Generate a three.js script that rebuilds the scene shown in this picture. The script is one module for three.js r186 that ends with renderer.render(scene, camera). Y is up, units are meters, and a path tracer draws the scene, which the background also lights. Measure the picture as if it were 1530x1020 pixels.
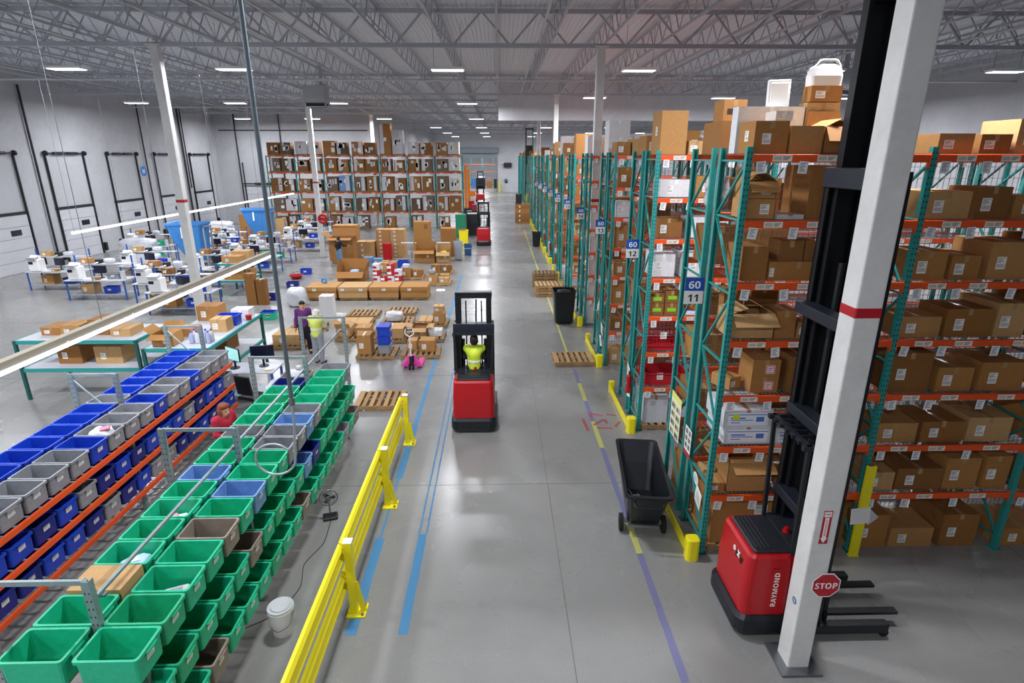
import * as THREE from 'three';
import { mergeGeometries } from 'three/addons/utils/BufferGeometryUtils.js';
import { RoundedBoxGeometry } from 'three/addons/geometries/RoundedBoxGeometry.js';
import { MarchingCubes } from 'three/addons/objects/MarchingCubes.js';
import { ImprovedNoise } from 'three/addons/math/ImprovedNoise.js';
import { RectAreaLightUniformsLib } from 'three/addons/lights/RectAreaLightUniformsLib.js';

// ---------------------------------------------------------------- camera, exposure
const scene = new THREE.Scene();
scene.background = new THREE.Color(0x0b0c0d);
const camera = new THREE.PerspectiveCamera(61.84, 1530 / 1020, 0.1, 400);
camera.rotation.order = 'YXZ';
camera.position.set(0, 6, 0);
camera.rotation.y = -0.02234;
camera.rotation.x = -0.31329;
const renderer = new THREE.WebGLRenderer();
renderer.toneMapping = THREE.LinearToneMapping;
renderer.toneMappingExposure = 1.14;
renderer.shadowMap.enabled = true;
RectAreaLightUniformsLib.init();
const HIGH_BAY = 300;      // luminance of a ceiling fixture
const TUBE = 16;          // luminance of a work light strip

// ---------------------------------------------------------------- helpers
let seed = 12345;
const rnd = () => { seed = (seed * 1664525 + 1013904223) >>> 0; return seed / 4294967296; };
const rr = (a, b) => a + (b - a) * rnd();
const pick = a => a[Math.floor(rnd() * a.length)];
const ORD = ['first', 'second', 'third', 'fourth', 'fifth', 'sixth', 'seventh', 'eighth', 'ninth', 'tenth', 'eleventh', 'twelfth', 'thirteenth', 'fourteenth', 'fifteenth', 'sixteenth', 'seventeenth', 'eighteenth', 'nineteenth', 'twentieth', 'twenty-first', 'twenty-second', 'twenty-third', 'twenty-fourth'];
const names = {};
function numbered(n) {
  const k = names[n] = (names[n] ?? -1) + 1;
  return k ? n + '_' + String(k).padStart(3, '0') : n;
}
function thing(name, label, category, [x, y, z] = [0, 0, 0], turn = 0, group) {
  const o = new THREE.Group(); o.name = numbered(name); scene.add(o);
  o.position.set(x, y, z); o.rotation.y = turn; o.userData = { label, category };
  if (group) o.userData.group = group;
  return o;
}
function part(parent, name, geo, mat, p, r, label) {
  const m = new THREE.Mesh(geo, mat); m.name = name; m.castShadow = m.receiveShadow = true;
  if (p) m.position.set(...p);
  if (r) m.rotation.set(...r);
  if (label) m.userData.label = label;
  parent.add(m); return m;
}
function single(name, label, category, geo, mat, p, r, group) {
  const m = part(scene, numbered(name), geo, mat, p, r);
  m.userData = { label, category }; if (group) m.userData.group = group;
  return m;
}
function struct(name, geo, mat, p, r) {
  const m = part(scene, numbered(name), geo, mat, p, r); m.userData = { kind: 'structure' }; return m;
}
function structGroup(name, p = [0, 0, 0]) {
  const g = new THREE.Group(); g.name = numbered(name); g.position.set(...p); g.userData = { kind: 'structure' }; scene.add(g); return g;
}
function copy(src, label, [x, y, z], turn = 0, group) {
  const c = src.clone(); c.name = numbered(src.name.replace(/_\d{3}$/, '')); scene.add(c);
  c.position.set(x, y, z); c.rotation.y = turn; c.userData = { label, category: src.userData.category };
  if (group ?? src.userData.group) c.userData.group = group ?? src.userData.group;
  return c;
}
// box with uv in metres, cached
const bCache = new Map();
function B(w, h, d) {
  const k = [w, h, d].map(v => v.toFixed(4)).join();
  let g = bCache.get(k);
  if (!g) {
    g = new THREE.BoxGeometry(w, h, d);
    const uv = g.attributes.uv, s = [[d, h], [d, h], [w, d], [w, d], [w, h], [w, h]];
    for (let i = 0; i < uv.count; i++) { const [a, b] = s[Math.floor(i / 4)]; uv.setXY(i, uv.getX(i) * a, uv.getY(i) * b); }
    bCache.set(k, g);
  }
  return g;
}
const PB = (w, h, d) => new THREE.BoxGeometry(w, h, d);   // uv 0..1 on every face, for print
const RB = (w, h, d, r = 0.01, s = 2) => new RoundedBoxGeometry(w, h, d, s, r);
const C = (r, h, n = 12, r2) => new THREE.CylinderGeometry(r2 ?? r, r, h, n);
const M4 = (p = [0, 0, 0], r = [0, 0, 0], s = [1, 1, 1]) => new THREE.Matrix4().compose(new THREE.Vector3(...p), new THREE.Quaternion().setFromEuler(new THREE.Euler(...r)), new THREE.Vector3(...s));
function mg(list) {   // [geometry, position, rotation] ...
  const gs = list.map(([g, p, r]) => {
    let c = g.index ? g.toNonIndexed() : g.clone();
    for (const k of Object.keys(c.attributes)) if (!['position', 'normal', 'uv'].includes(k)) c.deleteAttribute(k);
    if (!c.attributes.uv) c.setAttribute('uv', new THREE.BufferAttribute(new Float32Array(c.attributes.position.count * 2), 2));
    if (!c.attributes.normal) c.computeVertexNormals();
    return c.applyMatrix4(M4(p, r));
  });
  return mergeGeometries(gs);
}
const boxes = l => mg(l.map(([w, h, d, x, y, z, rx = 0, ry = 0, rz = 0]) => [B(w, h, d), [x, y, z], [rx, ry, rz]]));
const V = (x, y, z) => new THREE.Vector3(x, y, z);
const tube = (pts, r, seg = 24, rad = 6, closed = false) => new THREE.TubeGeometry(new THREE.CatmullRomCurve3(pts.map(p => V(...p)), closed, 'catmullrom', 0.3), seg, r, rad, closed);
// straight bar of square or round section between two points
function bar(a, b, w, d = w) {
  const A = V(...a), Bv = V(...b), L = A.distanceTo(Bv);
  const g = B(w, L, d).clone();
  const q = new THREE.Quaternion().setFromUnitVectors(V(0, 1, 0), Bv.clone().sub(A).normalize());
  g.applyQuaternion(q); g.translate(...A.add(Bv).multiplyScalar(0.5).toArray());
  return g;
}
function rod(a, b, r, n = 8) {
  const A = V(...a), Bv = V(...b), L = A.distanceTo(Bv), g = C(r, L, n);
  g.applyQuaternion(new THREE.Quaternion().setFromUnitVectors(V(0, 1, 0), Bv.clone().sub(A).normalize()));
  g.translate(...A.add(Bv).multiplyScalar(0.5).toArray());
  return g;
}
// loft through rings of equal length: open tubs, bins, hoods
const ring = (w, d, y, r = 0.02, cx = 0, cz = 0, n = 2) => {
  const pts = [];
  for (const [sx, sz, a0] of [[1, 1, 0], [-1, 1, 1], [-1, -1, 2], [1, -1, 3]])
    for (let i = 0; i <= n; i++) {
      const a = (a0 + i / n) * Math.PI / 2;
      pts.push([cx + sx * (w / 2 - r) + r * Math.cos(a), y, cz + sz * (d / 2 - r) + r * Math.sin(a)]);
    }
  return pts;
};
function loft(rings, capA = true, capB = true, smooth = false) {
  const pos = [], n = rings[0].length;
  const tri = (a, b, c) => pos.push(...a, ...b, ...c);
  for (let i = 0; i + 1 < rings.length; i++) for (let j = 0; j < n; j++) {
    const k = (j + 1) % n, a = rings[i][j], b = rings[i][k], c = rings[i + 1][k], d = rings[i + 1][j];
    tri(a, d, b); tri(b, d, c);
  }
  const cap = (r, flip) => {
    const m = [0, 0, 0]; r.forEach(p => p.forEach((v, i) => m[i] += v / n));
    for (let j = 0; j < n; j++) { const k = (j + 1) % n; flip ? tri(m, r[j], r[k]) : tri(m, r[k], r[j]); }
  };
  if (capA) cap(rings[0], true);
  if (capB) cap(rings[rings.length - 1], false);
  const g = new THREE.BufferGeometry();
  g.setAttribute('position', new THREE.Float32BufferAttribute(pos, 3));
  const uv = new Float32Array(pos.length / 3 * 2);
  for (let i = 0; i < pos.length / 3; i++) { uv[2 * i] = pos[3 * i] + pos[3 * i + 2]; uv[2 * i + 1] = pos[3 * i + 1]; }
  g.setAttribute('uv', new THREE.BufferAttribute(uv, 2));
  g.computeVertexNormals();
  return g;
}
// open tub: outside up, over the lip, down the inside; base at y = 0
function tub(w, d, h, { taper = 0.86, t = 0.006, lip = 0.018, r = 0.03, shift = 0 } = {}) {
  const wb = w * taper, db = d * taper, a = w - 2 * lip, b = d - 2 * lip;
  return loft([ring(wb, db, 0, r), ring(a, b, h - 0.035, r), ring(w, d, h - 0.033, r), ring(w, d, h, r), ring(a - 2 * t, b - 2 * t, h, r), ring(wb - 2 * t, db - 2 * t, t, r)]);
}

// ---------------------------------------------------------------- textures
const perlin = new ImprovedNoise();
function fbm(x, y, z, o = 4) { let s = 0, a = 0.5, f = 1; for (let i = 0; i < o; i++) { s += a * perlin.noise(x * f, y * f, z + i * 7.3); a *= 0.5; f *= 2; } return s; }
// tileable noise by wrapping on a torus of the grid
function dataTex(w, h, fn, srgb = true) {
  const d = new Uint8Array(w * h * 4);
  for (let y = 0; y < h; y++) for (let x = 0; x < w; x++) {
    const c = fn(x / w, y / h, x, y), i = (y * w + x) * 4;
    d[i] = Math.max(0, Math.min(255, c[0])); d[i + 1] = Math.max(0, Math.min(255, c[1])); d[i + 2] = Math.max(0, Math.min(255, c[2])); d[i + 3] = 255;
  }
  const t = new THREE.DataTexture(d, w, h); t.wrapS = t.wrapT = THREE.RepeatWrapping; t.magFilter = THREE.LinearFilter;
  t.minFilter = THREE.LinearMipmapLinearFilter; t.generateMipmaps = true;
  if (srgb) t.colorSpace = THREE.SRGBColorSpace; t.needsUpdate = true; return t;
}
function canvasTex(w, h, draw) {
  const c = document.createElement('canvas'); c.width = w; c.height = h; draw(c.getContext('2d'), w, h);
  const t = new THREE.CanvasTexture(c); t.colorSpace = THREE.SRGBColorSpace; return t;
}
const tile = (u, v, f, z) => { // tileable fbm
  const a = fbm(u * f, v * f, z, 4), b = fbm((u - 1) * f, v * f, z, 4), c = fbm(u * f, (v - 1) * f, z, 4), d = fbm((u - 1) * f, (v - 1) * f, z, 4);
  return (a * (1 - u) + b * u) * (1 - v) + (c * (1 - u) + d * u) * v;
};
const concreteMap = dataTex(1024, 1024, (u, v) => {
  const big = tile(u, v, 5, 1.5), mid = tile(u, v, 26, 8), fine = (rnd() - 0.5);
  const stain = Math.max(0, tile(u, v, 9, 31) - 0.12) * 110;
  const s = 208 + big * 22 + mid * 11 + fine * 9 - stain * 0.45;
  return [s, s, s * 0.992];
});
const concreteRough = dataTex(512, 512, (u, v) => { const s = Math.max(54, 68 + tile(u, v, 5, 4) * 30 + tile(u, v, 24, 14) * 6); return [s, s, s]; }, false);
const cardMap = dataTex(256, 256, (u, v, x, y) => { const s = 236 + tile(u, v, 6, 3) * 26 + (rnd() - 0.5) * 10 + Math.sin(y * Math.PI / 4) * 3; return [s, s, s]; });
const woodMap = dataTex(256, 256, (u, v) => { const s = 214 + perlin.noise(u * 3, v * 46, 2.2) * 46 + perlin.noise(u * 9, v * 120, 5) * 18 + (rnd() - 0.5) * 10; return [s, s * 0.98, s * 0.95]; });
const wallMap = dataTex(512, 512, (u, v) => { const s = 228 + tile(u, v, 4, 9) * 22 + tile(u, v, 22, 2) * 12 + (rnd() - 0.5) * 4; return [s, s, s * 1.005]; });
const scratchMap = dataTex(256, 256, (u, v) => { const n = tile(u, v, 10, 6), f = tile(u, v, 34, 16); const s = 232 + n * 30 + f * 24 - (f > 0.24 ? 46 : 0); return [s, s, s]; });
const deckBump = dataTex(64, 8, (u) => { const s = (Math.floor(u * 4) % 2) ? 255 : 0; return [s, s, s]; }, false);
const fleck = dataTex(128, 128, () => { const s = 205 + rnd() * 50; return [s, s, s]; });

// ---------------------------------------------------------------- materials
const S = (color, roughness = 0.6, metalness = 0, extra = {}) => new THREE.MeshStandardMaterial({ color, roughness, metalness, ...extra });
function rep(t, a, b = a) { const c = t.clone(); c.repeat.set(a, b); c.needsUpdate = true; return c; }
const cardRep = rep(cardMap, 2.2), woodRep = rep(woodMap, 1.2, 1.2), scrRep = rep(scratchMap, 1.3), wallRep = rep(wallMap, 0.14), fleckRep = rep(fleck, 3);
const mat = {
  floor: S(0xa9a9a7, 1, 0, { map: rep(concreteMap, 1 / 11), roughnessMap: rep(concreteRough, 1 / 7) }),
  joint: S(0x55564f, 0.8),
  wall: S(0xc9cacd, 0.85, 0, { map: wallRep }),
  wallWhite: S(0xe6e8ec, 0.85, 0, { map: wallRep }),
  deck: S(0xd0d4dc, 0.8, 0.0, { bumpMap: rep(deckBump, 1.6, 1), bumpScale: 0.03 }),
  joist: S(0xc6cad2, 0.6, 0.1, { map: scrRep }),
  column: S(0xf0f0ec, 0.45, 0, { map: rep(wallMap, 0.5) }),
  red: S(0xb0101f, 0.5), redPaint: S(0xc8101c, 0.32, 0, { map: scrRep }), yellow: S(0xf4e61a, 0.42),
  teal: S(0x2fa39d, 0.5, 0.05, { map: scrRep }), tealDark: S(0x14605c, 0.5, 0.05, { map: scrRep }),
  orange: S(0xff5f1f, 0.5, 0, { map: scrRep }), galv: S(0x9fb0b2, 0.42, 0.35, { map: scrRep }), steel: S(0x8b8f94, 0.35, 0.8),
  dark: S(0x1b1d22, 0.5), black: S(0x0e0f12, 0.55), blackPlastic: S(0x171b23, 0.38, 0, { map: scrRep }), rubber: S(0x141414, 0.9), mast: S(0x16181d, 0.45, 0.2, { map: scrRep }),
  hole: S(0x0b2a2a, 0.9), holeGrey: S(0x33393a, 0.9),
  wood: S(0xd0ab79, 0.8, 0, { map: woodRep }), woodB: S(0xbb9564, 0.8, 0, { map: woodRep }), woodC: S(0xa88d67, 0.85, 0, { map: woodRep }),
  white: S(0xf0f0ee, 0.5), paper: S(0xf2f2ee, 0.8), film: S(0xdfe1e6, 0.25, 0, { map: fleckRep }), tape: S(0xc7a578, 0.3), tapeClear: S(0xb08d60, 0.22),
  greyTote: S(0x9a9da2, 0.5, 0, { map: scrRep }), taupe: S(0x9a8f82, 0.55, 0, { map: scrRep }), green: S(0x1cc896, 0.45, 0, { map: scrRep }), greenB: S(0x20ba84, 0.45, 0, { map: scrRep }),
  blue: S(0x1747c9, 0.42, 0, { map: scrRep }), navy: S(0x152a86, 0.45, 0, { map: scrRep }), sky: S(0x78a5dc, 0.45, 0, { map: scrRep }), hopper: S(0x3f8fd8, 0.5, 0, { map: scrRep }),
  tapeBlue: S(0x4d93c4, 0.7, 0, { map: fleckRep }), tapeYellow: S(0xc3c36a, 0.7, 0, { map: fleckRep }), tapeViolet: S(0x77789f, 0.7, 0, { map: fleckRep }),
  pink: S(0xe0419f, 0.4), hiviz: S(0xd5ea3e, 0.6), screen: S(0x11142a, 0.2), skin: S(0xc99678, 0.6), wire: S(0x8f9396, 0.4, 0.5),
  glass: new THREE.MeshPhysicalMaterial({ color: 0xffffff, roughness: 0.05, transmission: 1, thickness: 0 }),
};
const CARD = [0xb27c40, 0xc18f54, 0x9f6c34, 0xcba26c, 0x92622e, 0xb78344].map(c => S(c, 0.82, 0, { map: cardRep }));
const CARDN = ['tan', 'light tan', 'dark brown', 'pale tan', 'deep brown', 'brown'];
const cardWhite = S(0xebecee, 0.7, 0, { map: cardRep }), cardIn = S(0xb3885a, 0.9, 0, { map: cardRep });
const printTex = canvasTex(128, 128, (g, w, h) => { // a shipping label: rows of bars and grey text lines
  g.fillStyle = '#f3f3ef'; g.fillRect(0, 0, w, h); g.fillStyle = '#333';
  for (let i = 10, k = 0; i < 118; i += 4 + (k * 7 % 5), k++) g.fillRect(i, 72, 1 + k % 3, 40);
  for (let i = 0; i < 5; i++) g.fillRect(10, 12 + i * 11, 100 - (i * 37 % 50), 4);
});
const mLabel = S(0xffffff, 0.7, 0, { map: printTex });
// ---------------------------------------------------------------- the building
const ZF = 10, ZB = -106, XL = -26, XR = 24, CEIL = 10.6;
const floor = struct('floor', B(XR - XL, 0.3, 150), mat.floor, [(XR + XL) / 2, -0.15, -65]);
floor.castShadow = false;
for (const z of [-9.6, -15.4, -21.2, -27, -32.8, -38.6, -44.4]) part(floor, 'control_joint', B(XR - XL, 0.002, 0.008), mat.joint, [0, 0.1508, z + 65]);
for (const x of [-13.6, -6.1, 0.9, 8.2]) part(floor, 'control_joint', B(0.008, 0.002, 90), mat.joint, [x - (XR + XL) / 2, 0.1506, 24]);
struct('wall_front', B(XR - XL, CEIL, 0.3), mat.wall, [(XR + XL) / 2, CEIL / 2, ZF + 0.15]);
struct('wall_right', B(0.3, CEIL, ZF - ZB), mat.wall, [XR + 0.15, CEIL / 2, (ZF + ZB) / 2]);
const wallL = struct('wall_left', B(0.3, CEIL, ZF + 56), mat.wall, [XL - 0.15, CEIL / 2, (ZF - 56) / 2]);
struct('wall_rear_left', B(14.5, CEIL, 0.3), mat.wall, [-18.75, CEIL / 2, -56.15]);
struct('wall_inner_left', B(0.3, CEIL, 50), mat.wall, [-11.6, CEIL / 2, -81.3]);
// far end wall with the roller door opening
const wallE = structGroup('wall_end', [0, 0, ZB]);
part(wallE, 'wall_panel', B(5.3, CEIL, 0.3), mat.wallWhite, [-9.1, CEIL / 2, 0]);
part(wallE, 'wall_panel', B(24.3, CEIL, 0.3), mat.wallWhite, [11.85, CEIL / 2, 0]);
part(wallE, 'wall_panel', B(6.15, CEIL - 6.6, 0.3), mat.wallWhite, [-3.375, 6.6 + (CEIL - 6.6) / 2, 0]);
const rdoor = structGroup('door_1', [-3.375, 0, ZB + 0.15]);
part(rdoor, 'door_housing', RB(6.6, 0.95, 0.8, 0.08), S(0x7f8a90, 0.5, 0.3), [0, 7.05, 0.4]);
for (const s of [-1, 1]) part(rdoor, 'door_track', B(0.16, 6.6, 0.14), mat.steel, [s * 3.1, 3.3, 0.09]);
part(rdoor, 'raised_curtain', boxes([0, 1, 2, 3].map(i => [6.0, 0.2, 0.04, 0, 6.5 - i * 0.21, 0.1])), S(0x8d979d, 0.5, 0.3));
// room behind the door
const R2 = -138;
struct('wall_far_room', B(30, 9, 0.3), mat.wallWhite, [-3.4, 4.5, R2]);
struct('wall_far_room_left', B(0.3, 9, 32), mat.wallWhite, [-14, 4.5, ZB - 16]);
struct('wall_far_room_right', B(0.3, 9, 32), mat.wallWhite, [9, 4.5, ZB - 16]);
struct('ceiling_far_room', B(24, 0.3, 32), mat.wall, [-2.5, 9.15, ZB - 16]);
// header panel hanging over the racks
struct('wall_header', B(24, 2.4, 0.25), mat.wallWhite, [12, 9.4, -39]);

// ceiling: deck, joist girders on the column lines, open web joists between
const ceiling = structGroup('ceiling', [0, 0, 0]);
part(ceiling, 'roof_deck', B(XR - XL + 0.6, 0.2, ZF - ZB + 0.6), mat.deck, [(XR + XL) / 2, CEIL + 0.1, (ZF + ZB) / 2]);
function trussGeo(L, top, bot, step, chord, web) { // along x, centred
  const l = [[B(L, chord, chord), [0, top, 0]], [B(L, chord, chord), [0, bot, 0]]];
  const n = Math.round(L / step), s = L / n;
  for (let i = 0; i < n; i++) {
    const x = -L / 2 + i * s, up = i % 2;
    l.push([bar([x, up ? top : bot, 0], [x + s, up ? bot : top, 0], web)]);
  }
  return mg(l);
}
const girderGeo = trussGeo(XR - XL, 10.45, 9.45, 0.95, 0.13, 0.06);
const GZ = [-5.45, -20.7, -35.9, -51.1, -66.3, -81.5, -96.7];
for (const z of GZ) part(ceiling, 'joist_girder', girderGeo, mat.joist, [(XR + XL) / 2, 0, z]);
const joistGeo = trussGeo(15.1, 10.5, 9.8, 0.6, 0.07, 0.03);
for (let i = 0; i < 26; i++) for (let k = 0; k < 7; k++)
  part(ceiling, 'joist', joistGeo, mat.joist, [XL + 1 + i * 1.92, 0, 2.15 - k * 15.22], [0, Math.PI / 2, 0]);
for (const z of [-13, -28.3, -43.5, -58.7]) part(ceiling, 'sprinkler_pipe', rod([XL, 9.3, z], [XR, 9.3, z], 0.05), S(0xc0c2c4, 0.5, 0.2));
for (const x of [-20.5, -13.4, -6, 1.3, 8.4, 15]) {
  const l = [[rod([x, 9.55, ZF], [x, 9.55, ZB], 0.035)]];
  for (let z = 5; z > -100; z -= 3.4) l.push([rod([x, 9.55, z], [x, 9.4, z], 0.02, 6)], [C(0.035, 0.03, 8), [x, 9.39, z]]);
  part(ceiling, 'sprinkler_line', mg(l), S(0xc0c2c4, 0.5, 0.2));
}

// steel columns with a red band
function column(x, z, label, h = 9.45) {
  const t = thing('steel_column', label, 'column', [x, 0, z], 0, 'white building columns');
  part(t, 'shaft', loft([ring(0.27, 0.27, 0, 0.02, 0, 0, 3), ring(0.27, 0.27, h, 0.02, 0, 0, 3)]), mat.column);
  part(t, 'base_plate', B(0.5, 0.03, 0.5), mat.steel, [0, 0.015, 0]);
  part(t, 'band', RB(0.276, 0.12, 0.276, 0.02, 3), mat.red, [0, 4.53, 0], null, 'red painted band');
  part(t, 'cap_plate', B(0.45, 0.04, 0.45), mat.column, [0, h - 0.02, 0]);
  return t;
}
const colR = column(3.64, -5.49, 'large white column with red band carrying the stop sign');
column(3.4, -20.75, 'white column standing among the racks behind sign 60 13');
column(3.4, -35.95, 'slim white column further back, second along the rack row');
column(3.4, -51.15, 'far white column, third along the rack row');
column(-11.1, -20.75, 'leaning-looking white column with red band over packing tables');
column(-11.05, -35.95, 'white column in front of the rear rack beside dark-jacket person');
column(-11.0, -53.1, 'pale column behind the boxes on the rear rack');
column(-11.1, -5.49, 'white column nearest on the tote side');

// ceiling light fixtures
const lampGeo = { body: RB(1.25, 0.09, 0.5, 0.02), face: B(1.15, 0.012, 0.42) };
const lampFace = new THREE.MeshStandardMaterial({ color: 0xffffff, emissive: 0xf6f8ff, emissiveIntensity: 5.5, roughness: 0.6 });
const rowName = { '-21.4': 'wall side row', '-15.6': 'packing area row', '-9.6': 'pallet area row', '-1.85': 'main aisle row', '5.2': 'first rack row', '12.2': 'second rack row', '19': 'right wall row' };
const LZ = [3.4, -8.2, -23, -36.9, -51.6, -66.2, -81, -95.6];
for (const x of Object.keys(rowName).map(Number)) LZ.forEach((z, i) => {
  if (x < -12 && z < -55) return;
  if (x > 6 && z > -9 || x > 4 && z > 0) return;
  const t = thing('ceiling_light', `flat white high-bay ceiling light, ${ORD[i]} from the front in the ${rowName[x]}`, 'ceiling light', [x === -9.6 && z < -55 ? -6.8 : x, 9.0, x > 4 && z === -36.9 ? -33.2 : z], 0, 'high-bay lights');
  part(t, 'housing', lampGeo.body, mat.white, [0, 0.06, 0]);
  part(t, 'diffuser', lampGeo.face, lampFace, [0, 0.008, 0]);
  for (const s of [-0.5, 0.5]) part(t, 'hanger', rod([s, 0.1, 0], [s, 1.55, 0], 0.008, 6), mat.steel);
  const l = new THREE.RectAreaLight(0xf4f6fd, HIGH_BAY, 1.15, 0.42);
  l.position.set(0, -0.012, 0); l.rotation.x = -Math.PI / 2; l.castShadow = true; t.add(l);
});
for (const z of [-113, -125]) {
  const t = thing('ceiling_light', `white light in the room beyond the roller door, ${z > -120 ? 'nearer' : 'farther'} one`, 'ceiling light', [-3.4, 8.6, z]);
  part(t, 'housing', lampGeo.body, mat.white, [0, 0.06, 0]);
  part(t, 'diffuser', lampGeo.face, lampFace, [0, 0.008, 0]);
  part(t, 'hanger', rod([0, 0.1, 0], [0, 0.42, 0], 0.02, 6), mat.steel);
  const l = new THREE.RectAreaLight(0xf4f8ff, HIGH_BAY * 2.2, 1.15, 0.42); l.position.set(0, -0.012, 0); l.rotation.x = -Math.PI / 2; l.castShadow = true; t.add(l);
}
// strip lights over the work benches
function strip(x, y, z0, z1, label, n, o = {}) {
  const t = thing('strip_light', label, 'strip light', [x, y, (z0 + z1) / 2], 0, 'work bench strip lights');
  const L = Math.abs(z0 - z1);
  part(t, 'channel', RB(o.plate ?? 0.05, o.plate ? 0.12 : 0.05, L, 0.012, 1), S(0x98917f, 0.6), [-(o.plate ?? 0.05) / 2 - (o.plate ? 0.0 : 0.045), o.plate ? 0.115 : 0.06, 0]);
  part(t, 'light_tube', rod([0, 0.02, -L / 2], [0, 0.02, L / 2], o.r ?? 0.045, 10), new THREE.MeshStandardMaterial({ color: 0xffffff, emissive: 0xe4eaff, emissiveIntensity: 4.5 }));
  part(t, 'socket', boxes([0, 1, 2, 3, 4, 5, 6].map(i => [0.08, 0.09, 0.04, -0.02, 0.04, -L / 2 + 0.02 + i * (L - 0.04) / 6])), mat.white);
  for (let i = 0; i <= n; i++) part(t, 'hanging_cable', rod([-0.06, 0.08, -L / 2 + 0.2 + i * (L - 0.4) / n], [-0.06, CEIL - y, -L / 2 + 0.2 + i * (L - 0.4) / n], 0.006, 5), mat.steel);
  const m = Math.ceil(L / 4);
  for (let i = 0; i < m; i++) {
    const l = new THREE.RectAreaLight(0xeaf0ff, TUBE, 0.1, L / m);
    l.position.set(0, -0.04, -L / 2 + (i + 0.5) * L / m); l.rotation.x = -Math.PI / 2; l.castShadow = true; t.add(l);
  }
}
strip(-7.2, 3.0, -7.4, -18.1, 'long white strip light crossing low over the near work tables', 4, { plate: 0.14, r: 0.032 });
strip(-17.5, 3.0, -24, -50.5, 'long white strip light running back over the packing benches', 8);

// hot air unit heaters under the roof
function heater(x, y, z, turn, label) {
  const t = thing('unit_heater', label, 'heater', [x, y, z], turn);
  const gm = S(0xb9bcc0, 0.45, 0.3, { map: scrRep });
  part(t, 'cabinet', RB(1.1, 0.8, 0.9, 0.03), gm, [0, 0.75, 0]);
  part(t, 'hood', loft([ring(1.2, 0.95, 0.3, 0.02), ring(1.05, 0.8, 0.4, 0.02)]), gm);
  part(t, 'outlet', B(0.95, 0.16, 0.7), mat.black, [0, 0.22, 0]);
  part(t, 'outlet_frame', boxes([[1.2, 0.05, 0.06, 0, 0.12, 0.42], [1.2, 0.05, 0.06, 0, 0.12, -0.42], [0.06, 0.05, 0.9, 0.57, 0.12, 0], [0.06, 0.05, 0.9, -0.57, 0.12, 0], [0.05, 0.2, 0.05, 0.55, 0.22, 0.4], [0.05, 0.2, 0.05, -0.55, 0.22, 0.4]]), gm);
  part(t, "flue", C(0.09, CEIL - y - 1.1, 12), gm, [0.3, (CEIL - y + 1.1) / 2, 0]);
  for (const s of [-1, 1]) part(t, 'hanger', rod([s * 0.5, 1.1, 0], [s * 0.5, CEIL - y, 0], 0.012, 6), mat.steel);
}
heater(-9.5, 8.35, -32.5, 0, 'grey unit heater hanging above the packing benches');
heater(14.2, 8.3, -25.6, 0.5, 'grey unit heater hanging above white items on the racks');

// dock doors on the left wall: sectional leaves with lift tracks and spring shaft
let dn = 2;
const leafMat = S(0xd8dadd, 0.6, 0, { map: wallRep });
for (const z of [-31, -36.4, -41.8, -47.2, -52.4]) {
  const d = structGroup('door_' + dn++, [XL, 0, z]);
  for (let i = 0; i < 5; i++) part(d, 'panel', RB(0.06, 0.585, 3.0, 0.012, 1), leafMat, [0.05, 0.3 + i * 0.6, 0]);
  part(d, 'window', B(0.02, 0.3, 0.7), S(0x1b2533, 0.15), [0.085, 2.1, -0.5]);
  for (const s of [-1, 1]) part(d, 'lift_track', B(0.1, 6.1, 0.07), mat.dark, [0.08, 3.05, s * 1.58]);
  part(d, 'spring_shaft', mg([[rod([0.16, 6.2, -1.75], [0.16, 6.2, 1.75], 0.035)], [rod([0.16, 6.2, -1.0], [0.16, 6.2, -0.1], 0.08)], [rod([0.16, 6.2, 0.1], [0.16, 6.2, 1.0], 0.08)], [C(0.14, 0.1, 14), [0.16, 6.2, 1.6], [Math.PI / 2, 0, 0]], [C(0.14, 0.1, 14), [0.16, 6.2, -1.6], [Math.PI / 2, 0, 0]]]), mat.dark);
  for (const s of [-1, 1]) part(d, 'dock_bumper', B(0.16, 0.5, 0.25), mat.rubber, [0.08, 0.4, s * 1.85]);
  part(d, 'seal', boxes([[0.08, 0.14, 3.3, 0.06, 3.1, 0]]), mat.dark);
}
const rd = structGroup('door_' + dn++, [-21.9, 0, -56]);
for (let i = 0; i < 5; i++) part(rd, 'panel', RB(3.6, 0.64, 0.06, 0.012, 1), leafMat, [0, 0.33 + i * 0.66, 0.05]);
part(rd, 'spring_shaft', mg([[rod([-2, 3.6, 0.16], [2, 3.6, 0.16], 0.05)], [rod([-0.9, 3.6, 0.16], [0.9, 3.6, 0.16], 0.1)]]), mat.dark);
for (const s of [-1, 1]) part(rd, 'lift_track', B(0.07, 5.5, 0.1), mat.dark, [s * 1.86, 2.75, 0.08]);
for (const [x, y0, y1, z, r] of [[XL + 0.12, 0.4, 9.7, -49.9, 0.07], [XL + 0.12, 3.5, 9.7, -50.3, 0.05], [XL + 0.12, 0.4, 9.7, -44.5, 0.05], [XL + 0.12, 0.4, 9.7, -34, 0.06], [-24, 0.5, 9.7, -55.85, 0.06], [-20, 0.5, 9.7, -55.9, 0.05]])
  single('wall_pipe', `dark vertical pipe on the grey wall ${z < -55 ? (x < -22 ? 'left of' : 'right of') + ' the rear white door' : z === -49.9 ? 'thickest one between the last two dock doors' : z === -50.3 ? 'short one between the last two dock doors' : z === -44.5 ? 'between the third and fourth dock doors' : 'between the first two dock doors'}`, 'pipe', rod([x, y0, z], [x, y1, z], r, 8), mat.dark, null, null, 'pipes on the walls');
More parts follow.
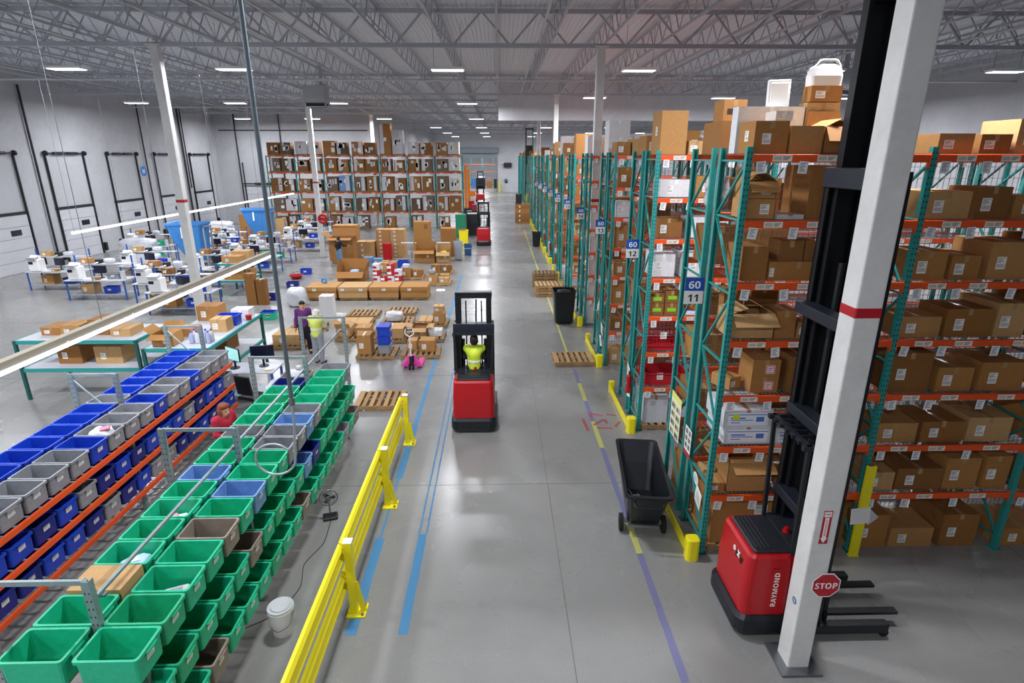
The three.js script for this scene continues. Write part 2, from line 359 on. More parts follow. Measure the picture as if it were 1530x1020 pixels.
{
  const t = thing('wall_conduit', 'long thin horizontal conduit across the rear grey wall', 'conduit', [0, 0, -55.95]);
  part(t, 'conduit', rod([-25.5, 8.3, 0.06], [-12, 8.3, 0.06], 0.04), mat.dark);
  for (let x = -25; x < -12; x += 2.5) part(t, 'clip', B(0.06, 0.12, 0.1), mat.steel, [x, 8.3, 0]);
}
// blue round sign on the left wall
{
  const t = thing('wall_sign', 'small round blue sign on the left wall by a dock door', 'sign', [XL + 0.02, 5.0, -44.1]);
  part(t, 'disc', C(0.35, 0.02, 24), S(0x2f7fcf, 0.5), [0, 0, 0], [0, 0, Math.PI / 2]);
  part(t, 'mark', boxes([[0.02, 0.3, 0.06, 0.012, 0, -0.1], [0.02, 0.3, 0.06, 0.012, 0, 0.1], [0.02, 0.06, 0.2, 0.012, 0, 0]]), mat.white);
}

// floor tape
const tapes = [
  [-2.0, -6.0, -8.0, 0.15, 'tapeBlue', 'wide blue floor tape stretch beside the front of the yellow guard rail'], [-2.0, -9.85, -12.2, 0.14, 'tapeBlue', 'wide blue floor tape stretch beside the far end of the yellow guard rail'],
  [-2.0, -8.0, -9.85, 0.035, 'tapeBlue', 'worn thin blue floor line between the two wide stretches'], [-2.0, -12.2, -30, 0.1, 'tapeBlue', 'long faded blue floor tape beside the pallet area'],
  [-1.31, -6.0, -8.1, 0.13, 'tapeBlue', 'wide blue floor tape stretch nearest the aisle middle'], [-1.37, -8.1, -16, 0.03, 'tapeBlue', 'thin blue floor line left of its twin under the moving truck'], [-1.25, -8.1, -16, 0.03, 'tapeBlue', 'thin blue floor line right of its twin under the moving truck'],
  [2.2, -5.2, -7.54, 0.1, 'tapeViolet', 'violet floor tape stretch nearest the red truck'], [2.2, -7.54, -8.5, 0.1, 'tapeYellow', 'yellow floor tape stretch at the rear of the black cart'],
  [2.2, -8.5, -11.0, 0.1, 'tapeViolet', 'violet floor tape stretch alongside the black cart'], [2.2, -11.0, -12.3, 0.1, 'tapeYellow', 'yellow floor tape stretch crossing the red floor lettering'],
  [2.2, -12.3, -13.5, 0.1, 'tapeViolet', 'short violet floor tape stretch beyond the red floor lettering'], [2.2, -13.5, -14.7, 0.1, 'tapeYellow', 'yellow floor tape stretch before the single pallet'],
  [2.2, -14.7, -15.8, 0.1, 'tapeViolet', 'violet floor tape stretch ending at the single pallet'], [2.16, -17.3, -50, 0.07, 'tapeYellow', 'long pale yellow floor line running back along the racks']];
for (const [x, z0, z1, w, m, label] of tapes) {
  const L = z0 - z1, n = Math.max(2, Math.round(L / 0.25)), sh = new THREE.Shape();
  sh.moveTo(-w / 2, 0);
  for (let i = 1; i <= n; i++) sh.lineTo(-w / 2 + rr(-1, 1) * w * 0.05, i * L / n);
  for (let i = n; i >= 0; i--) sh.lineTo(w / 2 + rr(-1, 1) * w * 0.05, i * L / n);
  single('floor_tape', label, 'floor tape', new THREE.ExtrudeGeometry(sh, { depth: 0.0012, bevelEnabled: false }), mat[m], [x, 0.0002, z0], [-Math.PI / 2, 0, 0], 'tape lines on the floor');
}
// worn red letters painted on the floor by row 60 12: brush strokes
{
  const t = thing('floor_lettering', 'worn red painted lettering on the floor before the row signed 60 12', 'floor marking', [2.0, 0, -11.9]);
  const redW = S(0xa8505a, 0.8, 0, { map: rep(fleck, 1.5) });
  for (const [x0, z0, x1, z1] of [[0.02, 0.1, -0.02, -0.55], [0.18, -0.85, 0.5, -0.7], [0.2, -0.2, 0.48, -0.5], [0.24, -0.05, 0.6, -0.02], [0.5, -0.5, 0.52, -0.28], [0.6, -0.78, 0.82, -0.7], [0.68, -0.1, 0.84, -0.36], [0.2, -0.82, 0.22, -0.58]]) {
    const L = Math.hypot(x1 - x0, z1 - z0);
    part(t, 'stroke', B(L, 0.0014, 0.07), redW, [(x0 + x1) / 2, 0.0009, (z0 + z1) / 2], [0, Math.atan2(-(z1 - z0), x1 - x0), 0]);
  }
}
// ---------------------------------------------------------------- cartons, pallets, bins
const LV = [1.05, 1.88, 2.71, 3.54, 4.37, 5.2, 6.03];
let cartonN = 0;
// closed carton; (x, z) is its centre, y its underside
function carton(x, y, z, w, h, d, label, o = {}) {
  const m = o.m ?? CARD[o.c ?? (cartonN++ % CARD.length)];
  const t = thing(o.name ?? 'carton', label, o.cat ?? 'carton', [x, y + 0.001, z], o.turn ?? 0, o.group);
  part(t, 'body', B(w, h, d), m, [0, h / 2, 0]);
  if (o.plain) return t;
  const tm = o.m === cardWhite ? mat.paper : mat.tapeClear;
  part(t, 'tape', boxes([[0.06, 0.0016, d * 0.995, 0, h, 0], [0.06, Math.min(0.09, h * 0.4), 0.0016, 0, h - Math.min(0.09, h * 0.4) / 2, d / 2], [0.06, Math.min(0.09, h * 0.4), 0.0016, 0, h - Math.min(0.09, h * 0.4) / 2, -d / 2]]), tm);
  part(t, 'flap_seam', boxes([[0.0025, 0.001, d * 0.98, 0.032, h + 0.0002, 0], [0.0025, 0.001, d * 0.98, -0.032, h + 0.0002, 0]]), cardIn);
  const lw = o.lw ?? Math.min(0.13, w * 0.4), lh = o.lh ?? Math.min(0.17, h * 0.45);
  if (o.label !== false) part(t, 'label', PB(lw, lh, 0.0016), o.lm ?? mLabel, [o.lx ?? -w * 0.2, o.ly ?? h * 0.45, d / 2 + 0.0008]);
  if (o.side) part(t, 'label', PB(0.0016, lh, Math.min(lw, d * 0.5)), mLabel, [-w / 2 - 0.0008, h * 0.55, 0]);
  return t;
}
// open carton with its four flaps
function openCarton(x, y, z, w, h, d, label, o = {}) {
  const m = o.m ?? CARD[o.c ?? (cartonN++ % CARD.length)], k = 0.006;
  const t = thing('open_carton', label, 'carton', [x, y + 0.001, z], o.turn ?? 0, o.group);
  part(t, 'body', boxes([[w, k, d, 0, k / 2, 0], [k, h, d, -w / 2 + k / 2, h / 2, 0], [k, h, d, w / 2 - k / 2, h / 2, 0], [w, h, k, 0, h / 2, -d / 2 + k / 2], [w, h, k, 0, h / 2, d / 2 - k / 2]]), m);
  const f = o.flaps ?? [0.5, -0.3, 0.2, 0.6], L = Math.min(w, d) * 0.48;
  for (const [i, a] of f.entries()) {
    const g = new THREE.Group(); g.name = 'flap_hinge';
    const fl = part(t, 'flap', mg([[B(i < 2 ? k : w * 0.98, L, i < 2 ? d * 0.98 : k), [0, L / 2, 0]]]), m);
    const s = i % 2 ? 1 : -1;
    if (i < 2) { fl.position.set(s * (w / 2 - k / 2), h, 0); fl.rotation.z = -s * (Math.PI / 2 * a); }
    else { fl.position.set(0, h, s * (d / 2 - k / 2)); fl.rotation.x = s * (Math.PI / 2 * a); }
  }
  if (o.label !== false) part(t, 'label', PB(0.12, Math.min(0.15, h * 0.5), 0.0016), mLabel, [w * 0.15, h * 0.5, d / 2 + 0.0008]);
  return t;
}
// pallets: one with its boards as parts, one merged for far ones
const PW = 1.2, PD = 1.0;
function pallet(label, p, turn = 0, group = 'wooden pallets', woods = [mat.wood, mat.woodB]) {
  const t = thing('wooden_pallet', label, 'pallet', p, turn, group);
  for (const z of [-0.48, 0, 0.48]) part(t, 'stringer', B(PD * 1.2, 0.09, 0.04), woods[1], [0, 0.067, z]);
  for (let i = 0; i < 7; i++) part(t, 'deck_board', B(i % 6 ? 0.1 : 0.14, 0.02, PD), woods[i % 2], [-0.53 + i * 0.1767, 0.122, 0]);
  for (const x of [-0.53, -0.18, 0.18, 0.53]) part(t, 'bottom_board', B(0.12, 0.02, PD), woods[1], [x, 0.011, 0]);
  return t;
}
const palletGeo = (w, d) => { // merged
  const l = [];
  for (const z of [-0.47, 0, 0.47]) l.push([w, 0.09, 0.05, 0, 0.067, z * d]);
  for (let i = 0; i < 7; i++) l.push([w * 0.1, 0.022, d, -w * 0.45 + i * w * 0.15, 0.123, 0]);
  for (const x of [-0.44, 0, 0.44]) l.push([w * 0.1, 0.022, d, x * w, 0.011, 0]);
  return boxes(l);
};
const farPallet = palletGeo(1.2, 1.0), shelfPallet = palletGeo(1.0, 0.9);
function pallet2(label, p, turn = 0, group = 'wooden pallets', m = mat.woodB, g = farPallet) { return single('wooden_pallet', label, 'pallet', g, m, p, [0, turn, 0], group); }

// ---------------------------------------------------------------- pallet rack
const beamTagTex = canvasTex(256, 64, (g, w, h) => { g.fillStyle = '#efece0'; g.fillRect(0, 0, w, h); g.fillStyle = '#4a4a46'; for (let i = 14, k = 0; i < 120; i += 4 + k * 5 % 4, k++) g.fillRect(i, 12, 1 + k % 3, 40); for (let k = 0; k < 3; k++) g.fillRect(136, 14 + k * 14, 100 - k * 18, 7); });
const mTag = S(0xffffff, 0.7, 0, { map: beamTagTex });
const hangTex = canvasTex(64, 96, (g, w, h) => { g.fillStyle = '#eef0f2'; g.fillRect(0, 0, w, h); g.fillStyle = '#5c6470'; for (let k = 0; k < 6; k++) g.fillRect(10, 12 + k * 12, 44 - (k * 13 % 20), 5); });
const mHang = S(0xffffff, 0.7, 0, { map: hangTex });
const RH = 6.12, RD = 0.88;
const postShape = new THREE.Shape();
[[-0.04, -0.035], [0.04, -0.035], [0.04, 0.035], [0.018, 0.035], [0.018, 0.028], [0.033, 0.028], [0.033, -0.028], [-0.033, -0.028], [-0.033, 0.028], [-0.018, 0.028], [-0.018, 0.035], [-0.04, 0.035]].forEach(([a, b], i) => i ? postShape.lineTo(a, b) : postShape.moveTo(a, b));
const postGeo = (() => { const g = new THREE.ExtrudeGeometry(postShape, { depth: RH, bevelEnabled: false }); g.rotateX(-Math.PI / 2); return g; })();   // web faces +z
const holeGeo = (() => { const l = []; for (let y = 0.12; y < RH - 0.05; y += 0.076) for (const s of [-1, 1]) l.push([0.013, 0.026, 0.001, s * 0.022, y, 0.0355, 0, 0, s * 0.25]); return boxes(l); })();
const braceList = d => { const l = []; const hs = [0.2, 1.2, 2.2, 3.2, 4.2, 5.2, 5.95]; hs.forEach((y, i) => { l.push([[0, y, 0], [0, y, -d]]); if (i < 6) l.push(i % 2 ? [[0, y, -d], [0, hs[i + 1], 0]] : [[0, y, 0], [0, hs[i + 1], -d]]); }); return l; };
const braceGeos = braceList(RD).map(([a, b]) => bar(a, b, 0.035, 0.025));
const frameGeo = mg([[postGeo, [0, 0, 0]], [postGeo, [0, 0, -RD], [0, Math.PI, 0]], ...braceGeos.map(g => [g]), [B(0.14, 0.012, 0.14), [0, 0.006, 0]], [B(0.14, 0.012, 0.14), [0, 0.006, -RD]]]);
const deckGeo = W => { const l = []; for (let x = -W / 2 + 0.05; x < W / 2; x += 0.06) l.push([0.006, 0.006, RD, x, 0.008, -RD / 2]); for (let i = 0; i < 7; i++) l.push([W - 0.02, 0.006, 0.006, 0, 0.002, -0.06 - i * (RD - 0.12) / 6]); return boxes(l); };
function beamGeo(W) { return mg([[RB(W, 0.1, 0.05, 0.008, 1)], [B(0.012, 0.18, 0.06), [-W / 2 + 0.006, -0.02, 0.0]], [B(0.012, 0.18, 0.06), [W / 2 - 0.006, -0.02, 0]]]); }
const geoW = new Map();
function gw(kind, W) { const k = kind + W; if (!geoW.has(k)) geoW.set(k, kind === 'beam' ? beamGeo(W) : deckGeo(W)); return geoW.get(k); }
// one run of rack, front face at local z = 0 looking along +z (toward the camera) unless turned
function rackRun(label, x, z, bays, detail, back = false, levels = LV, group = 'teal pallet racks') {
  const t = thing('pallet_rack', label, 'pallet rack', [x, 0, z], 0, group);
  let px = 0; const xs = [0]; for (const w of bays) { px += w; xs.push(px); }
  xs.forEach((fx, i) => {
    if (detail > 1 && i < 2) {
      part(t, 'upright', postGeo, mat.teal, [fx, 0, 0]);
      part(t, 'upright', postGeo, mat.teal, [fx, 0, -RD], [0, Math.PI, 0]);
      part(t, 'upright_slots', mg([[holeGeo], [holeGeo, [0, 0, -RD], [0, Math.PI, 0]]]), mat.hole, [fx, 0, 0]);
      for (const g of braceGeos) part(t, 'brace', g, mat.teal, [fx, 0, 0]);
      for (const zz of [0, -RD]) part(t, 'foot_plate', B(0.14, 0.012, 0.14), mat.tealDark, [fx, 0.006, zz]);
    } else part(t, 'upright_frame', frameGeo, mat.teal, [fx, 0, 0]);
  });
  bays.forEach((w, b) => {
    const W = w - 0.08, cx = xs[b] + w / 2;
    for (const y of levels) {
      for (const [zz, front] of [[0.012, !back], [-RD - 0.012, back]]) {
        const bm = part(t, 'beam', gw('beam', W), mat.orange, [cx, y - 0.05, zz]);
        if (front && detail) {
          const s = back ? -1 : 1;
          for (const k of [-0.335, -0.085, 0.28]) part(bm, 'beam_tag', PB(0.25, 0.075, 0.002), mTag, [k * W, 0, s * 0.0265]);
          if (detail > 1) for (const k of [-0.45, -0.215, 0.12]) part(bm, 'hanging_tag', PB(0.12, 0.15, 0.002), mHang, [k * W, -0.11, s * 0.034], [0.05 * s, 0, rr(-0.12, 0.12)]);
        }
      }
      if (detail) part(t, 'wire_deck', gw('deck', W), mat.wire, [cx, y, 0]);
    }
  });
  return t;
}
// wire safety mesh in the flue behind a bay
const meshGeo = (() => { const l = []; for (let x = 0; x <= 2.3; x += 0.08) l.push([0.006, 5.9, 0.006, x, 3, 0]); for (let y = 0.1; y <= 5.9; y += 0.16) l.push([2.3, 0.006, 0.006, 1.15, y, 0.006]); return boxes(l); })();
const RX = 3.18, ROWP = 4.3, RZ = k => -(7.55 + ROWP * k), NROW = 21;
const NUM = ['eleven', 'twelve', 'thirteen', 'fourteen', 'fifteen', 'sixteen', 'seventeen', 'eighteen', 'nineteen', 'twenty', 'twenty-one', 'twenty-two', 'twenty-three', 'twenty-four', 'twenty-five', 'twenty-six', 'twenty-seven', 'twenty-eight', 'twenty-nine', 'thirty', 'thirty-one', 'thirty-two'];
const rowTitle = k => `rack row ${NUM[k]}`, SHELF = l => l < 0 ? 'the floor' : l === 6 ? 'the top' : `${ORD[l]} shelf`;
for (let k = 0; k < NROW; k++) {
  const det = k === 0 ? 2 : k < 4 ? 2 : k < 7 ? 1 : 0;
  const bays = k === 0 ? [2.38, 2.38, 2.38] : k < 3 ? [2.38, 2.38, 2.38] : k < 6 ? [2.38, 2.38] : [2.38];
  rackRun(`teal and orange pallet rack, front half of ${rowTitle(k)}`, RX, RZ(k), bays, det, false);
  rackRun(`teal and orange pallet rack, back half of ${rowTitle(k)}`, RX, RZ(k) - 1.2, bays, k < 4 ? 1 : 0, true);
  if (k < 3) {
    const t = thing('safety_mesh', `grey wire mesh screen in the gap inside ${rowTitle(k)}`, 'mesh screen', [RX + 0.05, 0, RZ(k) - 1.04]);
    for (let b = 0; b < (k ? 1 : 3); b++) part(t, 'mesh_panel', meshGeo, mat.wire, [b * 2.38, 0, 0]);
    for (let b = 0; b < (k ? 2 : 4); b++) part(t, 'mesh_post', B(0.03, 6.0, 0.03), mat.wire, [b * 2.38 - 0.02, 3.0, -0.025]);
  }
  // yellow rack end guard: low rail with a corner block
  const g = thing('rack_guard', `yellow floor guard at the aisle end of ${rowTitle(k)}`, 'rack guard', [RX - 0.2, 0, RZ(k) + 0.12], 0, 'yellow rack guards');
  part(g, 'corner_block', loft([ring(0.2, 0.2, 0, 0.05), ring(0.2, 0.2, 0.36, 0.05), ring(0.17, 0.17, 0.37, 0.04)], true, true), mat.yellow, [0, 0, 0]);
  part(g, 'rail', mg([[B(0.03, 0.16, 2.25), [-0.04, 0.1, -1.2]], [B(0.1, 0.02, 2.25), [0, 0.012, -1.2]]]), mat.yellow);
  part(g, 'end_post', loft([ring(0.14, 0.14, 0, 0.03), ring(0.14, 0.14, 0.3, 0.03)]), mat.yellow, [0, 0, -2.36]);
}
// aisle signs: blue 60 over a white number, hung off the row end toward the aisle
function aisleSign(k) {
  const t = thing('aisle_sign', k < 7 ? `blue and white aisle sign reading sixty over ${NUM[k]}` : `small far aisle sign on ${rowTitle(k)}`, 'sign', [3.05, 4.0, RZ(k) - 1.2 + 0.06], 0, 'aisle signs');
  const tx = (txt, bg, fg) => S(0xffffff, 0.6, 0, { map: canvasTex(128, 96, (g, w, h) => { g.fillStyle = bg; g.fillRect(0, 0, w, h); g.fillStyle = fg; g.font = 'bold 76px sans-serif'; g.textAlign = 'center'; g.textBaseline = 'middle'; g.fillText(txt, w / 2, h / 2 + 4); }) });
  part(t, 'blue_panel', PB(0.3, 0.205, 0.006), tx('60', '#1450b4', '#f4f8ff'), [0, 0.105, 0.008]);
  part(t, 'white_panel', PB(0.3, 0.205, 0.006), tx(String(11 + k), '#f1f1ee', '#15171a'), [0, -0.105, 0.008]);
  part(t, 'bracket', boxes([[0.3, 0.03, 0.01, 0.02, 0.16, 0], [0.3, 0.03, 0.01, 0.02, -0.16, 0]]), mat.steel);
}
for (let k = 0; k < 10; k++) aisleSign(k);

// ---------------------------------------------------------------- goods on the nearest row, front bay by bay
const z1 = RZ(0), mid = z1 - RD / 2, G1 = 'cartons on the nearest rack';
const cx = (a, b) => RX + (a + b) / 2;
function on(level, a, b, h, d, label, o = {}) { // a..b: metres from the left upright, standing near the front edge
  const y = (level < 0 ? 0 : LV[level] + 0.011) + (o.up ?? 0), dz = o.dz ?? 0.06;
  return (o.open ? openCarton : carton)(cx(a, b), y, z1 - dz - d / 2, b - a, h, d, label, { group: G1, ...o });
}
// top
on(6, 0.07, 0.50, 0.39, 0.5, 'tall tan carton with white label at the left end of the top shelf', { c: 0, lx: -0.06, lw: 0.11, lh: 0.13, side: 1 });
on(6, 0.53, 0.95, 0.33, 0.5, 'tan carton with a clear wrapped side, second on the top shelf', { c: 1, label: false });
on(6, 0.97, 1.42, 0.32, 0.5, 'open tan carton with red print on the top shelf beside the mast', { c: 0, open: 1, flaps: [-0.7, -0.75, 0.05, 1.6] });
on(6, 1.46, 2.1, 0.36, 0.55, 'wide tan carton on the top shelf behind the truck mast', { c: 5 });
on(6, 1.0, 1.42, 0.2, 0.22, 'tan carton lying on top at the right of the white panels', { c: 0, up: 0.66, dz: 0.62 });
on(6, 0.97, 1.42, 0.65, 0.22, 'tall brown carton at the back of the top shelf under another', { c: 3, dz: 0.62 });
on(6, 0.05, 0.95, 0.6, 0.2, 'long white carton at the back of the top shelf', { m: cardWhite, dz: 0.62, label: false });
{ // white plastic housings leaning together
  const t = thing('plastic_board', 'tilted flat white panel standing on the long white carton', 'panel', [RX + 0.62, LV[6] + 0.011 + 0.601, z1 - 0.76]);
  part(t, 'panel', RB(0.3, 0.34, 0.06, 0.012), mat.white, [0, 0.175, 0], [0, 0, 0.03]);
  part(t, 'rim', RB(0.24, 0.26, 0.012, 0.01), mat.paper, [0, 0.175, 0.033], [0, 0, 0.03]);
  const u = thing('plastic_housing', 'rounded white plastic housing on top of the nearest rack', 'housing', [RX + 0.86, LV[6] + 0.011 + 0.541, z1 - 0.72]);
  u.position.set(RX + 1.2, LV[6] + 0.011 + 0.862, z1 - 0.73);
  part(u, 'shell', loft([ring(0.42, 0.2, 0, 0.05, 0, 0, 4), ring(0.44, 0.21, 0.12, 0.06, 0, 0, 4), ring(0.4, 0.19, 0.22, 0.08, 0, 0, 4), ring(0.26, 0.14, 0.27, 0.06, 0, 0, 4)]), mat.white);
  part(u, 'handle', tube([[-0.17, 0.22, 0.06], [-0.1, 0.31, 0.06], [0.1, 0.31, 0.06], [0.17, 0.22, 0.06]], 0.016), mat.paper);
  carton(RX + 0.45, LV[6] + 0.011 + 0.391, z1 - 0.28, 0.22, 0.12, 0.3, 'small white carton on the tall tan carton of the top shelf', { m: cardWhite, group: G1 });
}
// 5.2 m
on(5, 0.06, 0.46, 0.26, 0.45, 'lower of two stacked open cartons on the second shelf from top', { c: 1, open: 1, flaps: [-0.96, -0.97, -0.98, -0.99] });
on(5, 0.07, 0.45, 0.22, 0.42, 'upper stacked carton with a raised flap, second shelf from top', { c: 1, up: 0.262, open: 1, flaps: [-0.5, -0.6, 0.3, 1.5] });
on(5, 0.88, 1.5, 0.68, 0.7, 'big brown shrink-wrapped carton on the second shelf from top', { c: 2, lx: 0.1, lw: 0.07, lh: 0.16 });
on(5, 1.55, 2.2, 0.6, 0.6, 'brown carton behind the mast, second shelf from top', { c: 4 });
on(5, 0.5, 0.86, 0.06, 0.5, 'flat grey folded bag pack on the second shelf from top', { m: mat.film, label: false, name: 'folded_pack', cat: 'pack' });
// 4.37
on(4, 0.1, 0.46, 0.47, 0.5, 'upright brown carton at the left of the third shelf from top', { c: 2, label: false });
on(4, 0.49, 1.3, 0.26, 0.45, 'long low carton with a printed mark on the third shelf from top', { c: 0, lx: -0.36, lw: 0.06, lh: 0.12 });
on(4, 0.62, 0.95, 0.28, 0.35, 'left small brown carton riding on the long low carton', { c: 4, up: 0.262, dz: 0.1, label: false });
on(4, 0.97, 1.27, 0.28, 0.35, 'right small brown carton riding on the long low carton', { c: 4, up: 0.262, dz: 0.1, label: false });
on(4, 1.4, 2.2, 0.5, 0.6, 'dark carton behind the mast, third shelf from top', { c: 2 });
// 3.54
on(3, 0.06, 0.68, 0.36, 0.5, 'worn open-topped tan carton at the left of the middle shelf', { c: 3, open: 1, flaps: [-0.8, -0.7, -0.85, 1.4], label: false });
on(3, 0.7, 0.98, 0.4, 0.4, 'narrow brown carton beside the worn tan carton', { c: 0, label: false });
on(3, 1.02, 1.3, 0.24, 0.35, 'small tan carton under the mast bar on the middle shelf', { c: 1 });
on(3, 0.15, 0.42, 0.6, 0.2, 'thin carton standing at the back of the middle shelf', { c: 2, dz: 0.62, label: false });
on(3, 0.55, 0.95, 0.62, 0.2, 'slatted brown carton at the back of the middle shelf', { c: 4, dz: 0.62, label: false });
on(3, 1.4, 2.2, 0.45, 0.6, 'tan carton behind the mast on the middle shelf', { c: 5 });
// 2.71
on(2, 0.1, 0.34, 0.18, 0.34, 'small tilted carton with white label, third shelf from the floor', { c: 1, turn: 0.5, dz: 0.2 });
const pinkTex = canvasTex(96, 96, (g, w, h) => { g.fillStyle = '#f3d7dc'; g.fillRect(0, 0, w, h); g.strokeStyle = '#c05a72'; g.lineWidth = 7; g.strokeRect(10, 10, w - 20, h - 20); g.fillStyle = '#c05a72'; g.fillRect(26, 30, 44, 10); g.fillRect(26, 54, 30, 10); });
const mPink = S(0xffffff, 0.7, 0, { map: pinkTex });
on(2, 0.46, 0.86, 0.24, 0.45, 'lower carton with pink label, third shelf from the floor', { c: 0, lm: mPink, lx: 0.06, lh: 0.13 });
on(2, 0.46, 0.86, 0.26, 0.45, 'upper carton with pink label, third shelf from the floor', { c: 0, up: 0.242, lm: mPink, lx: 0.06, lh: 0.13 });
on(2, 1.0, 1.34, 0.55, 0.5, 'ribbed brown carton beside the mast, third shelf from the floor', { c: 4, label: false });
on(2, 1.45, 2.2, 0.5, 0.5, 'brown carton behind the mast, third shelf from the floor', { c: 2 });
// 1.88: white and blue printed cases
const bluePrint = canvasTex(256, 128, (g, w, h) => { g.fillStyle = '#e9eef6'; g.fillRect(0, 0, w, h); g.fillStyle = '#4b78c8'; g.fillRect(0, 18, w, 8); g.fillRect(20, 50, 90, 14); g.fillRect(20, 74, 140, 8); g.fillRect(180, 44, 50, 50); g.fillRect(20, 100, 60, 8); });
const mCase = S(0xffffff, 0.6, 0, { map: bluePrint });
const caseB = S(0xe9ecf2, 0.6, 0, { map: cardRep });
for (const [i, [a, b, up, txt]] of [[0.17, 0.88, 0, 'lower'], [0.13, 0.86, 0.275, 'upper']].entries())
  on(1, a, b, 0.272, 0.72, `${txt} white printed case with blue marks, second shelf from the floor`, { m: caseB, up, lm: mCase, lw: 0.6, lh: 0.2, lx: 0, ly: 0.135, side: 0 });
single('sticker', 'yellow-green square sticker on the upper white printed case', 'sticker', B(0.1, 0.08, 0.002), S(0xdce81e, 0.6), [cx(0.13, 0.86) - 0.18, LV[1] + 0.011 + 0.44, z1 - 0.0565]);
on(1, 0.96, 1.3, 0.25, 0.5, 'white printed case nearest the mast, second shelf from the floor', { m: caseB, lm: mCase, lw: 0.28, lh: 0.18, lx: 0, ly: 0.125 });
on(1, 1.4, 2.2, 0.5, 0.6, 'brown carton behind the mast, second shelf from the floor', { c: 2 });
// 1.05
on(0, 0.3, 0.95, 0.56, 0.6, 'large open tan carton on the lowest shelf', { c: 1, open: 1, flaps: [0.9, 1.2, 0.7, 1.25], label: false });
on(0, 0.06, 0.27, 0.16, 0.3, 'lower small carton with white top label on the lowest shelf', { c: 0, lw: 0.09 });
on(0, 0.06, 0.26, 0.18, 0.26, 'small carton further back with papers on the lowest shelf', { c: 3, dz: 0.42, lw: 0.12 });
on(0, 1.15, 1.35, 0.3, 0.3, 'small carton beside the mast on the lowest shelf', { c: 3 });
on(0, 1.5, 2.2, 0.5, 0.6, 'brown carton behind the white column on the lowest shelf', { c: 2 });
// floor
pallet('wooden pallet under the brown load behind the red truck', [cx(0.1, 1.3), 0, z1 - 0.5], 0, undefined, [mat.woodB, mat.woodC]);
carton(cx(0.14, 1.26), 0.133, z1 - 0.5, 1.12, 0.72, 0.88, 'large brown carton on a pallet behind the red truck', { c: 0, group: G1, lw: 0.2, lx: 0.2, ly: 0.6 });
on(-1, 1.5, 2.28, 0.78, 0.75, 'brown carton standing on the floor under the rack behind the white column', { c: 2 });
// bays two and three to the right
for (let b = 1; b < 3; b++) for (let l = -1; l < (b > 1 ? 3 : 7); l++) {
  let a = b * 2.38 + 0.08, n = 0;
  while (a < (b + 1) * 2.38 - 0.35) {
    const w = Math.min(rr(0.4, 0.85), (b + 1) * 2.38 - 0.06 - a), h = rr(0.28, 0.62);
    on(l, a, a + w, l === 6 ? h * 0.8 : h, rr(0.45, 0.75), `${CARDN[cartonN % 6]} carton, ${ORD[n]} on ${SHELF(l)} in bay ${['two', 'three', 'four'][b - 1]} of the nearest rack`, { up: 0 });
    a += w + rr(0.03, 0.12); n++;
  }
}
// back half of the nearest row
for (let l = 0; l < 7; l++) { // seen through the mesh
  let a = l === 5 ? 0.5 : 0.08, n = 0;
  while (a < 1.4) {
    const w = rr(0.45, 0.8), h = l === 6 ? 0.46 - 0.001 : rr(0.35, 0.6), d = rr(0.55, 0.75);
    carton(cx(a, a + w), LV[l] + 0.011, z1 - 1.2 - RD / 2, w, h, d, `${CARDN[cartonN % 6]} carton, ${ORD[n]} on ${SHELF(l)} in the nearest row behind the mesh`, { side: 1, group: 'cartons behind the mesh', turn: Math.PI });
    a += w + rr(0.04, 0.14); n++;
  }
}
carton(cx(0.07, 0.72), 0, z1 - 1.2 - RD / 2, 0.6, 0.8, 0.7, 'brown carton on the floor in the back half of the nearest row', { c: 0 });
// back half top: taller pieces that show behind the first uprights
carton(RX + 0.32, LV[6] + 0.011 + 0.46, z1 - 1.64, 0.34, 0.3, 0.4, 'brown carton with black print perched highest behind the first upright', { c: 0, lm: S(0x2a2320, 0.8), lw: 0.09, lh: 0.08, group: 'cartons behind the mesh' });

// ---------------------------------------------------------------- goods on the following rows
const pallWhite = S(0xe8ebf0, 0.35, 0, { map: fleckRep });
for (let k = 1; k < NROW; k++) {
  const zr = RZ(k), title = rowTitle(k), grp = `goods on the ${title}`;
  const runs = k < 5 ? [0, 1] : [0];
  for (const run of runs) for (let l = -1; l < 7; l++) {
    if (k > 10 && l < 5 && l % 2) continue;
    const zc = zr - (run ? 1.2 : 0) - RD / 2, y = l < 0 ? 0 : LV[l] + (k < 7 ? 0.011 : 0.001);
    const half = run ? 'back half' : 'front half';
    let a = (k === 3 || k === 10) ? 0.45 : rr(0.07, 0.14), n = 0;
    const lim = run ? 0.2 : k < 2 ? 1.2 : k < 3 ? 0.6 : k === 3 ? 0.8 : k === 10 ? 0.6 : 0.3;
    if (run && (k > 4 || l % 2)) continue;
    if (l === 6 && k < 7) continue;
    if (k === 1 && !run && (l === 2 || l === 1 || l === 0 || l === -1)) continue;
    while (a < lim) {
      const w = rr(0.4, 0.85), h = l === 6 ? rr(0.3, 0.75) : rr(0.3, 0.62), d = rr(0.5, 0.76), white = rnd() < 0.14;
      const c = cartonN % 6, r = run ? Math.PI : 0;
      const lab = `${white ? 'white' : CARDN[c]} carton, ${ORD[n]} on ${SHELF(l)}, ${half} of ${title}`;
      carton(cx(a, a + w), y, zc, w, h, d, lab, { group: grp, turn: r, plain: k > 8, side: k < 5 && !run, m: white ? cardWhite : undefined });
      a += w + rr(0.04, 0.14); n++;
    }
  }
}
